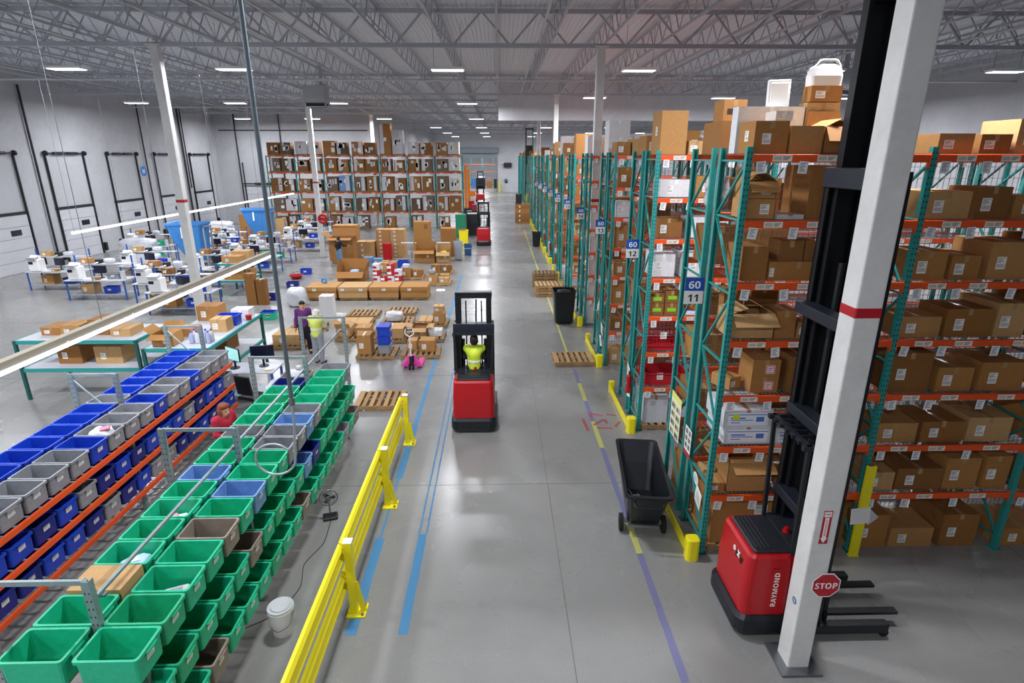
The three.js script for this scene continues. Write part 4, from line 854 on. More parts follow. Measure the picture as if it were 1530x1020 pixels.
{ // crate of brown cases with a black box and a plant-like tangle of straps on top
  pallet2('pallet under the far stack of brown cases', [2.2, 0, -54.9]);
  for (let i = 0; i < 4; i++) carton(2.2, 0.135 + i * 0.42, -54.9, 1.35, 0.418, 1.0, `brown case in the far aisle stack, ${ORD[i]} from below`, { c: [4, 2, 0, 2][i], group: 'brown cases in the far aisle stack' });
  carton(1.85, 1.816, -54.8, 0.55, 0.9, 0.6, 'black box standing on the far stack of brown cases', { m: mat.dark, label: false });
  const t = thing('strap_tangle', 'yellow tangle of straps on the far stack of brown cases', 'straps', [2.55, 1.817, -54.8]);
  for (let i = 0; i < 6; i++) part(t, 'strap', tube([[0, 0, 0], [rr(-0.1, 0.1), 0.4, rr(-0.1, 0.1)], [rr(-0.25, 0.25), rr(0.7, 1.0), rr(-0.2, 0.2)]], 0.02, 10, 5), S(0xa8a33a, 0.7));
}
// ---------------------------------------------------------------- totes and their racks
const toteGeo = tub(0.58, 0.405, 0.28, { taper: 0.9 });
const toteTag = PB(0.002, 0.07, 0.11);
const TM = { g: [mat.green, 'green'], h: [mat.greenB, 'green'], s: [mat.sky, 'light blue'], y: [mat.greyTote, 'grey'], t: [mat.taupe, 'taupe'], b: [mat.blue, 'blue'], n: [mat.navy, 'navy blue'] };
function tote(c, x, y, z, label, group, turn = 0) {
  const [m, n] = TM[c];
  const t = thing('tote', `${n} ${label}`, 'tote', [x, y, z], turn, group);
  part(t, 'tub', toteGeo, m);
  part(t, 'tag', toteTag, mLabel, [0.272, 0.17, 0], [0, 0, -0.1]);
  part(t, 'handle_lip', B(0.012, 0.02, 0.16), m, [0.296, 0.235, 0]);
  return t;
}
const TIER = [1.48, 0.97, 0.48], TP = 0.425, TZ0 = -3.95;
const rightTop = 'ghggtgsggyysyggggy', leftTop = 'gggggggsggygghgnt', low1 = 'ghgggtghggsnghgghg', low2 = 'hgtggghggtggghgygt';
function toteRow(str, x, tier, title, group) {
  [...str].forEach((c, i) => tote(c, x, TIER[tier] + 0.031, TZ0 - (i + 0.5) * TP, `open tote, ${ORD[i]} from the front in the ${title}`, group));
}
// the brown carton sits where the third left tote would be
toteRow(rightTop, -3.49, 0, 'top line facing the aisle', 'totes in the top aisle line');
[...leftTop].forEach((c, i) => { if (i !== 2) tote(c, -4.15, TIER[0] + 0.031, TZ0 - (i + 0.5) * TP, `open tote, ${ORD[i]} from the front in the top inner line`, 'totes in the top inner line'); });
toteRow(low1, -3.44, 1, 'middle line facing the aisle', 'totes in the middle aisle line');
toteRow(low2, -3.39, 2, 'lowest line facing the aisle', 'totes in the lowest aisle line');
carton(-4.15, TIER[0] + 0.031, TZ0 - 2.5 * TP, 0.54, 0.3, 0.38, 'flat brown carton among the green totes of the top inner line', { c: 3 });
// goods in totes
const inTote = (x, i, dy = 0.012) => [x, TIER[0] + 0.031 + dy, TZ0 - (i + 0.5) * TP];
{
  const pk = thing('parcel', 'white printed parcel in a green tote of the aisle line', 'parcel', inTote(-3.45, 2), 0.4);
  part(pk, 'pouch', RB(0.26, 0.1, 0.18, 0.03), mat.film, [0, 0.052, 0]); part(pk, 'label', B(0.12, 0.002, 0.1), S(0x8d9096, 0.7), [0, 0.103, 0]);
  const p2 = thing('parcel', 'light blue plastic bag in a green tote of the inner line', 'parcel', inTote(-4.12, 3), 0.5);
  part(p2, 'pouch', bundleGeo(0.4, 0.2, 0.3, 4), S(0xb9d3f0, 0.35)); part(p2, 'label', B(0.1, 0.002, 0.08), mat.paper, [0, 0.175, 0]);
  const p3 = thing('parcel', 'pink and white packets in a green tote of the inner line', 'parcel', inTote(-4.12, 5), 0.2);
  part(p3, 'pouch', bundleGeo(0.42, 0.14, 0.28, 7), S(0xe7dfe6, 0.4)); part(p3, 'packet', RB(0.16, 0.03, 0.12, 0.01), S(0xd58fa5, 0.5), [-0.05, 0.135, 0.02], [0, 0.4, 0.1]);
  const p4 = thing('parcel', 'white bagged goods piled on the last taupe tote', 'parcel', inTote(-4.12, 16), 0);
  part(p4, 'pouch', bundleGeo(0.46, 0.42, 0.34, 9), mat.film); part(p4, 'knot', bundleGeo(0.12, 0.1, 0.12, 3), mat.film, [0.02, 0.36, 0]);
  const p5 = thing('parcel', 'small blue wrapper in a green tote of the aisle line', 'parcel', inTote(-3.45, 3), 0.8);
  part(p5, 'pouch', RB(0.16, 0.03, 0.1, 0.012), S(0x9fc4e8, 0.4), [0, 0.018, 0]); part(p5, 'tab', B(0.03, 0.004, 0.08), mat.paper, [0.06, 0.036, 0]);
}
// rack frame builder: galvanised posts with slots, orange shelf beams, wire shelves
const gPostGeo = h => boxes([[0.075, h, 0.012, 0, h / 2, 0.03], [0.012, h, 0.06, -0.032, h / 2, 0], [0.012, h, 0.06, 0.032, h / 2, 0]]);
const gSlots = h => { const l = []; for (let y = 0.1; y < h - 0.05; y += 0.09) for (const s of [-1, 1]) l.push([0.012, 0.024, 0.001, s * 0.02, y, 0.0365]); return boxes(l); };
function toteRack(label, xl, xr, xLeg, z0, z1, posts, postH, beamX, o = {}) {
  const t = thing('tote_rack', label, 'tote rack', [0, 0, 0]);
  for (const [z, hgt] of posts) {
    const h = hgt ?? postH;
    for (const x of [xl, xr]) { const p = part(t, 'post', gPostGeo(h), mat.galv, [x, 0, z]); part(p, 'post_slots', gSlots(h), mat.holeGrey); }
    part(t, 'cross_bar', B(xr - xl, 0.05, 0.03), mat.galv, [(xl + xr) / 2, h - 0.03, z]);
    if (o.diag) part(t, 'diagonal_brace', bar([xl, h - 0.1, z], [xr, h - 1.0, z], 0.025), mat.galv);
  }
  const L = z0 - z1;
  for (const y of TIER) {
    for (const x of beamX) part(t, 'shelf_beam', RB(0.04, 0.09, L, 0.008, 1), mat.orange, [x, y - 0.045 + 0.02, (z0 + z1) / 2]);
    const l = []; for (let z = z0 - 0.1; z > z1; z -= 0.21) l.push([beamX[0] - beamX[beamX.length - 1], 0.012, 0.03, (beamX[0] + beamX[beamX.length - 1]) / 2, y + 0.018, z]);
    part(t, 'shelf_slats', boxes(l), mat.galv);
  }
  for (const z of o.legs ?? []) {
    part(t, 'front_leg', B(0.06, TIER[0], 0.06), mat.galv, [xLeg, TIER[0] / 2, z]);
    part(t, 'foot_plate', B(0.12, 0.01, 0.12), mat.steel, [xLeg, 0.005, z]);
  }
  return t;
}
toteRack('galvanised rack with orange beams carrying the green totes', -4.87, -3.82, -3.42, -3.9, -11.7, [[-4.4], [-7.5], [-10.6], [-13.5]], 2.3, [-3.36, -3.68, -4.42], { legs: [-4.3, -6.7, -9.1, -11.6] });
// blue tote rack on the far side of the picking lane
toteRack('galvanised rack with orange beams carrying the blue and grey totes', -7.62, -6.835, -6.32, -5.2, -12.5, [[-5.6], [-9.6], [-12.62]], 2.35, [-6.2, -6.83, -7.5], { legs: [-5.6, -8.9, -12.3], diag: 1 });
[...'ybyyyybyyybyybyyy'].forEach((c, i) => tote(c, -6.5, TIER[0] + 0.031, -5.3 - (i + 0.5) * TP, `open tote, ${ORD[i]} from the front, top line of the blue tote rack`, 'top front totes of the blue rack'));
[...'bbybbbbbbbybbbbbb'].forEach((c, i) => tote(c, -7.17, TIER[0] + 0.031, -5.3 - (i + 0.5) * TP, `open tote, ${ORD[i]} from the front, rear top line of the blue rack`, 'top rear totes of the blue rack'));
[...'nbbnbynbnbbbynbby'].forEach((c, i) => tote(c, -6.5, TIER[1] + 0.031, -5.3 - (i + 0.5) * TP, `open tote, ${ORD[i]} from the front, middle shelf of the blue rack`, 'middle totes of the blue rack'));
[...'ynnbbnynbyynnbnbb'].forEach((c, i) => tote(c, -6.5, TIER[2] + 0.031, -5.3 - (i + 0.5) * TP, `open tote, ${ORD[i]} from the front, lowest shelf of the blue rack`, 'lowest totes of the blue rack'));
{
  const p = thing('parcel', 'white bagged goods in a grey tote of the blue rack', 'parcel', [-6.47, TIER[0] + 0.045, -5.3 - 6.5 * TP]); p.position.set(-6.47, TIER[0] + 0.045, -5.3 - 7.5 * TP);
  part(p, 'pouch', bundleGeo(0.44, 0.34, 0.32, 12), mat.film); part(p, 'packet', RB(0.14, 0.04, 0.1, 0.01), S(0xc9748a, 0.5), [0.08, 0.3, 0.02], [0.2, 0.5, 0]);
}
// light rail with a hanging cable loop and the conduit that feeds it
{
  const t = thing('label_rail', 'thin pale rail running lengthwise over the green totes', 'rail', [-3.95, 0, 0]);
  part(t, 'rail', B(0.035, 0.03, 8.9), mat.galv, [0.05, 1.98, -9.0]);
  for (const z of [-4.6, -7.5, -10.6, -13.4]) part(t, 'clamp', boxes([[0.1, 0.03, 0.05, 0.06, 1.955, z]]), mat.steel);
  const c = thing('cable_drop', 'long grey conduit dropping from the roof with a cable loop below', 'cable', [-2.76, 0, -7.0]);
  part(c, 'conduit', rod([0, 2.9, 0], [0, 9.42, 0], 0.028, 10), S(0x66727a, 0.45, 0.3));
  const pts = [[0, 2.92, 0], [0.0, 2.6, 0.02], [-0.02, 2.3, 0.05]];
  for (let i = 0; i <= 14; i++) { const a = -0.2 - i / 14 * 5.4; pts.push([-0.28 + 0.26 * Math.cos(a), 2.12 + 0.24 * Math.sin(a), 0.08 + i * 0.004]); }
  part(c, 'cable_loop', tube(pts, 0.016, 90, 7), S(0xaab2b6, 0.4, 0.3));
  part(c, 'coupling', C(0.04, 0.1, 10), mat.steel, [0, 2.92, 0]);
}
// fan and cord beneath the rack edge
{
  const t = thing('floor_fan', 'small round grey fan on the floor beside the tote rack', 'fan', [-2.98, 0, -8.6], 0.3);
  part(t, 'base', RB(0.25, 0.05, 0.2, 0.02), mat.dark, [0, 0.025, 0]);
  part(t, 'stand', C(0.015, 0.3, 8), mat.steel, [0, 0.2, 0]);
  part(t, 'cage', mg([[new THREE.TorusGeometry(0.15, 0.012, 8, 28)], [new THREE.TorusGeometry(0.1, 0.006, 6, 24), [0, 0, 0.03]], [new THREE.TorusGeometry(0.05, 0.006, 6, 20), [0, 0, 0.04]], ...[0, 1, 2, 3, 4, 5].map(i => [B(0.3, 0.005, 0.005), [0, 0, 0.035], [0, 0, i * Math.PI / 6]])]), mat.steel, [0, 0.4, 0]);
  part(t, 'blades', mg([0, 1, 2].map(i => [B(0.11, 0.07, 0.008), [0.06 * Math.cos(i * 2.1), 0.06 * Math.sin(i * 2.1), 0], [0.3, 0, i * 2.1]])), mat.dark, [0, 0.4, 0]);
  single('power_cord', 'thin black power cord lying on the floor beside the tote rack', 'cord', tube([[-2.95, 0.006, -8.5], [-2.9, 0.006, -7.9], [-3.05, 0.006, -7.4], [-2.95, 0.006, -6.9], [-3.1, 0.006, -6.4], [-3.5, 0.006, -6.1]], 0.005, 60, 5), mat.rubber);
}
// ---------------------------------------------------------------- people
function mcGeo(field, c, half, res) {
  const mc = new MarchingCubes(res, mat.skin, false, false, 60000);
  let k = 0;
  for (let z = 0; z < res; z++) for (let y = 0; y < res; y++) for (let x = 0; x < res; x++)
    mc.field[k++] = -field(c[0] + (x - res / 2) / (res / 2) * half, c[1] + (y - res / 2) / (res / 2) * half, c[2] + (z - res / 2) / (res / 2) * half);
  mc.isolation = 0; mc.update();
  const n = mc.count, g = new THREE.BufferGeometry();
  g.setAttribute('position', new THREE.BufferAttribute(mc.positionArray.slice(0, n * 3), 3));
  g.setAttribute('normal', new THREE.BufferAttribute(mc.normalArray.slice(0, n * 3), 3));
  g.scale(half, half, half); g.translate(...c);
  g.setAttribute('uv', new THREE.BufferAttribute(new Float32Array(n * 2), 2));
  return g;
}
function capsules(list, k = 0.03) { // [ax ay az ra bx by bz rb]
  const P = list.map(([a, ra, b, rb]) => { const d = [b[0] - a[0], b[1] - a[1], b[2] - a[2]]; return { a, d, l: Math.max(1e-9, d[0] ** 2 + d[1] ** 2 + d[2] ** 2), ra, rb }; });
  return (x, y, z) => {
    let m = 1;
    for (const q of P) {
      const px = x - q.a[0], py = y - q.a[1], pz = z - q.a[2];
      const t = Math.max(0, Math.min(1, (px * q.d[0] + py * q.d[1] + pz * q.d[2]) / q.l));
      const e = Math.hypot(px - q.d[0] * t, py - q.d[1] * t, pz - q.d[2] * t) - (q.ra + (q.rb - q.ra) * t);
      const h = Math.max(0, k - Math.abs(m - e)); m = Math.min(m, e) - h * h / (4 * k);
    }
    return m;
  };
}
// joints for a figure facing +z, 1.7 m tall; o: pose overrides
function person(label, p, turn, o) {
  const J = { pelvis: [0, 0.95, 0], chest: [0, 1.28, 0.0], neck: [0, 1.45, 0], head: [0, 1.57, 0.02],
    shL: [0.17, 1.4, 0], elL: [0.22, 1.13, -0.02], haL: [0.21, 0.9, 0.08], shR: [-0.17, 1.4, 0], elR: [-0.22, 1.13, -0.02], haR: [-0.21, 0.9, 0.08],
    hipL: [0.09, 0.92, 0], knL: [0.1, 0.5, 0.02], anL: [0.1, 0.09, -0.02], toL: [0.12, 0.04, 0.14], hipR: [-0.09, 0.92, 0], knR: [-0.1, 0.5, 0.02], anR: [-0.1, 0.09, -0.02], toR: [-0.12, 0.04, 0.14], ...o.pose };
  const t = thing('person', label, 'person', p, turn);
  const torso = e => [[J.pelvis, 0.13 + e, J.chest, 0.135 + e], [J.shL, 0.065 + e, J.shR, 0.065 + e], [J.chest, 0.13 + e, [J.chest[0] + 0.08, J.chest[1] + 0.06, J.chest[2]], 0.09 + e], [J.chest, 0.13 + e, [J.chest[0] - 0.08, J.chest[1] + 0.06, J.chest[2]], 0.09 + e]];
  const arm = (s, e, part2 = 1) => { const el = J['el' + s], ha = J['ha' + s]; return [[J['sh' + s], 0.056 + e, el, 0.043 + e], ...(part2 ? [[el, 0.042 + e, ha, 0.03 + e * part2]] : [])]; };
  const leg = (s, e) => [[J['hip' + s], 0.095 + e, J['kn' + s], 0.062 + e], [J['kn' + s], 0.06 + e, J['an' + s], 0.042 + e]];
  const H = J.head, headB = [[[H[0], H[1] + 0.03, H[2] - 0.015], 0.092, [H[0], H[1] - 0.06, H[2] + 0.025], 0.062], [[H[0], H[1] - 0.01, H[2] + 0.085], 0.012, [H[0], H[1] - 0.035, H[2] + 0.1], 0.016], [J.neck, 0.055, H, 0.05], [[H[0] + 0.09, H[1] + 0.01, H[2] - 0.01], 0.014, [H[0] + 0.088, H[1] - 0.03, H[2] - 0.005], 0.01], [[H[0] - 0.09, H[1] + 0.01, H[2] - 0.01], 0.014, [H[0] - 0.088, H[1] - 0.03, H[2] - 0.005], 0.01]];
  const shoe = s => [[J['an' + s], 0.045, J['to' + s], 0.038]];
  const all = [...torso(0), ...arm('L', 0), ...arm('R', 0), ...leg('L', 0), ...leg('R', 0), ...headB.slice(0, 1), headB[2], ...shoe('L'), ...shoe('R'), [J.neck, 0.055, J.chest, 0.08]];
  const geos = [[mcGeo(capsules(all, 0.05), [0, 0.88, 0], 0.98, 88)], [mcGeo(capsules(headB, 0.02), [H[0], H[1] - 0.02, H[2]], 0.19, 64)]];
  for (const s of ['L', 'R']) { // hands: palm, four fingers, thumb
    const e = V(...J['el' + s]), h = V(...J['ha' + s]), d = h.clone().sub(e).normalize();
    const side = V(0, 0, 1).cross(d).normalize().multiplyScalar(s === 'L' ? 1 : -1), fw = d.clone().cross(side).normalize();
    const at = (a, b, c) => h.clone().addScaledVector(d, a).addScaledVector(side, c).addScaledVector(fw, b).toArray();
    const l = [[at(0, 0, 0), 0.026, at(0.06, 0, 0), 0.028], [at(0.03, 0.02, 0), 0.014, at(0.07, 0.03, 0), 0.014], [at(0.03, -0.02, 0), 0.014, at(0.07, -0.03, 0), 0.014]];
    for (const [i, L] of [0.07, 0.082, 0.075, 0.058].entries()) { const b = 0.03 - i * 0.02; l.push([at(0.075, b, 0), 0.0095, at(0.075 + L * 0.55, b * 1.05, 0.006), 0.009], [at(0.075 + L * 0.55, b * 1.05, 0.006), 0.009, at(0.075 + L * 0.9, b * 1.05, 0.03), 0.008]); }
    l.push([at(0.02, 0.025, 0.005), 0.012, at(0.05, 0.055, 0.02), 0.01], [at(0.05, 0.055, 0.02), 0.01, at(0.085, 0.06, 0.03), 0.009]);
    geos.push([mcGeo(capsules(l, 0.008), at(0.07, 0, 0.01), 0.12, 56)]);
  }
  part(t, 'body', mg(geos), S(o.skin ?? 0xc99678, 0.6));
  const fx = (list, y = 0.88, half = 0.98, res = 88, k = 0.045) => mcGeo(capsules(list, k), [0, y, 0], half, res);
  part(t, 'shirt', fx([...torso(0.014), ...arm('L', 0.014, o.shortSleeve ? 0 : 0.7), ...arm('R', 0.014, o.shortSleeve ? 0 : 0.7)]), S(o.shirt, 0.85, 0, { map: fleckRep }));
  part(t, 'trousers', fx([[J.pelvis, 0.138, [J.pelvis[0], J.pelvis[1] - 0.06, J.pelvis[2]], 0.13], ...leg('L', 0.02), ...leg('R', 0.02)]), S(o.trousers, 0.85, 0, { map: fleckRep }));
  if (o.vest) { const v = part(t, 'vest', fx(torso(0.03)), S(o.vest, 0.6)); part(v, 'reflective_band', mcGeo((x, y, z) => Math.max(capsules(torso(0.036), 0.045)(x, y, z), Math.abs(y - (J.chest[1] - 0.18)) - 0.035), [0, J.chest[1] - 0.1, 0], 0.35, 60), S(0xdfe3d8, 0.3)); }
  for (const s of ['L', 'R']) part(t, 'shoe', mcGeo(capsules([[J['an' + s].map((v, i) => i === 1 ? 0.055 : v), 0.05, J['to' + s], 0.042]], 0.02), [J['an' + s][0], 0.06, J['an' + s][2] + 0.06], 0.18, 40), S(o.shoes ?? 0x22201f, 0.7));
  const hb = [[[H[0], H[1] + 0.06, H[2] - 0.025], 0.094, [H[0], H[1] + 0.0, H[2] - 0.045], 0.09], [[H[0] - 0.04, H[1] + 0.09, H[2] + 0.035], 0.045, [H[0] + 0.04, H[1] + 0.09, H[2] + 0.035], 0.045]];
  if (o.longHair) hb.push([[H[0], H[1], H[2] - 0.06], 0.08, [H[0], H[1] - 0.2, H[2] - 0.07], 0.06], [[H[0] + 0.06, H[1], H[2] - 0.03], 0.05, [H[0] + 0.07, H[1] - 0.2, H[2] - 0.03], 0.03], [[H[0] - 0.06, H[1], H[2] - 0.03], 0.05, [H[0] - 0.07, H[1] - 0.2, H[2] - 0.03], 0.03]);
  part(t, o.cap ? 'cap' : 'hair', mcGeo(capsules(hb, 0.03), [H[0], H[1] - 0.04, H[2]], 0.3, 60), S(o.hair, 0.75));
  for (const s of [-1, 1]) part(t, 'eye', new THREE.SphereGeometry(0.011, 8, 6), S(0x1c1714, 0.3), [H[0] + s * 0.032, H[1] + 0.008, H[2] + 0.076]);
  part(t, 'mouth', RB(0.045, 0.009, 0.01, 0.003, 1), S(0x8e4a44, 0.6), [H[0], H[1] - 0.072, H[2] + 0.083]);
  return t;
}
person('person in a purple shirt and dark trousers behind the tote racks', [-6.2, 0, -17.5], 0.35, { shirt: 0x6a2e78, trousers: 0x1c1c26, hair: 0x221a16, pose: { haL: [0.2, 0.92, 0.16], haR: [-0.25, 0.88, 0.05] } });
person('person in a yellow safety vest and grey trousers, back turned, white cap', [-5.5, 0, -16.5], 2.9, { shirt: 0xc9c4a0, trousers: 0x9aa0a8, hair: 0xe6e4dc, cap: 1, vest: 0xd9e66a, pose: { elL: [0.24, 1.16, 0.1], haL: [0.16, 1.02, 0.3], elR: [-0.24, 1.16, 0.1], haR: [-0.16, 1.02, 0.3], head: [0, 1.54, 0.08] } });
person('person in a dark jacket and jeans at the tall brown carton', [-9.15, 0, -33.1 + 0.35], 2.5, { shirt: 0x191b26, trousers: 0x6d8fb4, hair: 0x1c1512, pose: { elR: [-0.3, 1.2, 0.1], haR: [-0.3, 1.18, 0.36], head: [0, 1.54, 0.07] } });
person('person with long auburn hair and red top between the tote racks', [-5.15, 0, -9.75], 1.2, { shirt: 0xb5243c, trousers: 0x22242c, hair: 0x84492a, longHair: 1, pose: { head: [0, 1.55, 0.06], elL: [0.24, 1.15, 0.05], haL: [0.18, 1.05, 0.28], elR: [-0.24, 1.15, 0.05], haR: [-0.18, 1.05, 0.28] } });
person('driver in dark clothes and yellow vest on the moving red truck', [-0.6 + 0.0, 0.36, -12.6], Math.PI, { shirt: 0x20242e, trousers: 0x1c1e26, hair: 0x241b17, vest: 0xd5ea3e, pose: { elL: [0.24, 1.16, 0.06], haL: [0.14, 1.1, 0.22], elR: [-0.24, 1.16, 0.06], haR: [-0.14, 1.1, 0.22] } });
// ---------------------------------------------------------------- pallet area in the middle
// low pallet cartons in a row
for (const [i, [a, b]] of [[-8.42, -7.1], [-7.04, -5.76], [-5.7, -4.4], [-4.34, -3.14]].entries()) {
  const x = (a + b) / 2, w = b - a - 0.04, place = ['leftmost', 'second', 'third', 'rightmost'][i];
  pallet2(`pallet under the ${place} long carton of the four in a row`, [x, 0, -25.02]);
  const t = thing('pallet_carton', `wide low brown carton with lid, ${place} of the four in a row`, 'carton', [x, 0.135, -25.02], 0, 'four low cartons on pallets');
  const m = CARD[[1, 3, 1, 5][i]];
  part(t, 'body', B(w, 0.42, 1.16), m, [0, 0.21, 0]);
  part(t, 'lid', boxes([[w + 0.03, 0.012, 1.19, 0, 0.466, 0], [w + 0.03, 0.16, 0.012, 0, 0.39, 0.59], [w + 0.03, 0.16, 0.012, 0, 0.39, -0.59], [0.012, 0.16, 1.19, w / 2 + 0.01, 0.39, 0], [0.012, 0.16, 1.19, -w / 2 - 0.01, 0.39, 0]]), m);
  part(t, 'label', PB(0.16, 0.1, 0.002), mLabel, [[-0.3, 0.35, 0, -0.2][i], 0.36, 0.598]);
  if (i === 1) part(t, 'label', PB(0.16, 0.1, 0.002), mLabel, [-0.45, 0.36, 0.598]);
}
{
  const t = thing('tape_roll', 'blue tape dispenser lying on the leftmost low carton', 'tape roll', [-7.86, 0.622, -25.3]);
  part(t, 'roll', new THREE.TorusGeometry(0.09, 0.04, 8, 20), mat.hopper, [0, 0.1, 0]); part(t, 'grip', RB(0.06, 0.06, 0.14, 0.015), mat.hopper, [0.1, 0.035, 0]);
}
bundle(-8.55, 0, -23.6, 0.9, 0.95, 0.8, 'large crumpled white plastic bag behind the person in purple', mat.film, 'plastic_bag', 'bag');
const whiteTall = (x, z, w, h, d, l, y = 0) => carton(x, y, z, w, h, d, l, { m: cardWhite, label: false });
whiteTall(-6.76, -21.9, 0.5, 0.86, 0.45, 'tall white carton standing alone near the long cartons');
whiteTall(-2.34, -22.25, 0.36, 0.46, 0.4, 'lower of two white cartons stacked beside the blue tape');
whiteTall(-2.34, -22.25, 0.34, 0.5, 0.38, 'upper of two white cartons stacked beside the blue tape', 0.463);
// loose pallets and what lies on them
const pw = [mat.woodC, mat.woodB];
const pal = (x, z, l, turn = 0, w = pw) => pallet(l, [x, 0, z], turn, 'pallets in the sorting area', w);
pal(-5.38, -22.0, 'bare pallet behind the tall white carton'); pal(-3.95, -22.35, 'bare pallet in front of the third long carton');
pal(-5.35, -20.62, 'pallet with flattened cardboard near the tall white carton'); pal(-3.85, -20.85, 'pallet carrying a white bag heap', 0.04);
pal(-5.02, -19.1, 'pallet with open cartons behind the yellow-vest person'); pal(-3.74, -18.9, 'pallet with a tan carton behind the blue totes', -0.05);
pal(-3.87, -17.25, 'pallet carrying the blue tote stack'); pal(-2.5, -17.3, 'pallet directly behind the pink pallet jack', 0.03); pal(-2.5, -18.95, 'middle pallet beside the faded blue tape'); pal(-2.52, -20.65, 'rearmost pallet beside the faded blue tape', -0.03);
pal(-6.95, -18.3, 'pallet beside the person in purple'); pal(-7.0, -20.2, 'pallet behind the person in purple');
const GM = 'cartons in the sorting area', pt = 0.134;
const ct = (x, z, w, h, d, l, c, o = {}) => carton(x, o.y ?? pt, z, w, h, d, l, { c, group: GM, ...o });
ct(-5.35, -20.6, 1.1, 0.06, 0.85, 'flat cardboard sheet stack on a pallet by the tall white carton', 3, { label: false });
bundle(-3.95, pt, -20.75, 0.75, 0.42, 0.6, 'heap of white plastic bags on a pallet', mat.film, 'plastic_bag', 'bag');
openCarton(-5.35, pt, -19.1, 0.5, 0.3, 0.7, 'open tan carton on the pallet behind the yellow vest', { c: 3, group: GM, flaps: [0.5, -0.7, 1.2, 0.4] });
ct(-4.72, -19.15, 0.5, 0.28, 0.6, 'closed tan carton on the pallet behind the yellow vest', 1);
ct(-3.74, -18.9, 0.95, 0.34, 0.75, 'wide tan carton on the pallet behind the blue totes', 3, { label: false });
ct(-4.22, -17.15, 0.42, 0.62, 0.5, 'upright brown carton left of the blue tote stack', 5);
for (const [i, [c, n]] of [['y', 'grey tote at the bottom of'], ['b', 'blue tote in the middle of'], ['b', 'blue tote on top of']].entries()) {
  const t = thing('tote', `${n} the stack on a pallet`, 'tote', [-3.62, pt + 0.002 + i * 0.284, -17.2], Math.PI / 2, 'stacked totes on a pallet');
  part(t, 'tub', toteGeo, TM[c][0]); part(t, 'tag', PB(0.16, 0.09, 0.002), mLabel, [0, 0.15, 0.2]);
  if (i === 2) part(t, 'lid', RB(0.56, 0.025, 0.39, 0.01), mat.blue, [0, 0.296, 0]);
}
ct(-2.3, -17.35, 0.48, 0.36, 0.45, 'brown carton on the pallet behind the pink pallet jack', 5); ct(-2.8, -17.5, 0.3, 0.3, 0.4, 'small tan carton behind the pink pallet jack', 1);
openCarton(-2.75, pt, -18.9, 0.5, 0.32, 0.5, 'open tan carton on the middle pallet beside the tape', { c: 3, group: GM, flaps: [0.8, 0.9, -0.7, 1.2] });
ct(-2.2, -18.95, 0.42, 0.2, 0.4, 'white flat carton on the middle pallet beside the tape', 0, { m: cardWhite });
ct(-2.75, -20.7, 0.5, 0.1, 0.8, 'flat tan carton on the rearmost pallet beside the tape', 3); ct(-2.25, -20.55, 0.42, 0.4, 0.5, 'tan carton on the rearmost pallet beside the tape', 1);
ct(-2.25, -20.6, 0.36, 0.22, 0.4, 'small tan carton riding on the rearmost pallet load', 3, { y: pt + 0.403 });
ct(-6.95, -18.3, 0.95, 0.34, 0.8, 'wide tan carton beside the person in purple', 3); ct(-7.0, -20.2, 0.8, 0.3, 0.7, 'tan carton on the pallet behind the person in purple', 1);
// pink pallet jack
{
  const t = thing('pallet_jack', 'pink pallet jack with handle raised beside the sorting pallets', 'pallet jack', [-2.62, 0, -16.1], 0);
  for (const s of [-1, 1]) { const f = part(t, 'fork', RB(0.16, 0.06, 0.62, 0.012), mat.pink, [s * 0.22, 0.07, -0.26]); part(f, 'load_roller', C(0.035, 0.1, 12), mat.rubber, [0, -0.03, -0.22], [0, 0, Math.PI / 2]); }
  part(t, 'head', loft([ring(0.62, 0.16, 0.08, 0.03, 0, 0.1), ring(0.34, 0.18, 0.28, 0.04, 0, 0.12), ring(0.2, 0.14, 0.42, 0.03, 0, 0.12)]), mat.pink);
  part(t, 'pump', mg([[C(0.06, 0.24, 14), [0, 0.3, 0.2]], [C(0.03, 0.2, 10), [0.06, 0.34, 0.2]]]), mat.dark);
  for (const s of [-1, 1]) part(t, 'steer_wheel', C(0.09, 0.05, 18), mat.rubber, [s * 0.05, 0.09, 0.22], [0, 0, Math.PI / 2]);
  part(t, 'handle', mg([[rod([0, 0.4, 0.2], [0, 1.05, 0.26], 0.022)], [tube([[0, 1.03, 0.26], [-0.12, 1.12, 0.27], [-0.1, 1.25, 0.28], [0.1, 1.25, 0.28], [0.12, 1.12, 0.27], [0, 1.03, 0.26]], 0.018, 40)]]), mat.white);
  part(t, 'grip', rod([-0.09, 1.25, 0.28], [0.09, 1.25, 0.28], 0.026), mat.black);
}
pallet('empty light pallet at the far end of the yellow guard rail', [-3.05, 0, -13.5], 0.03);
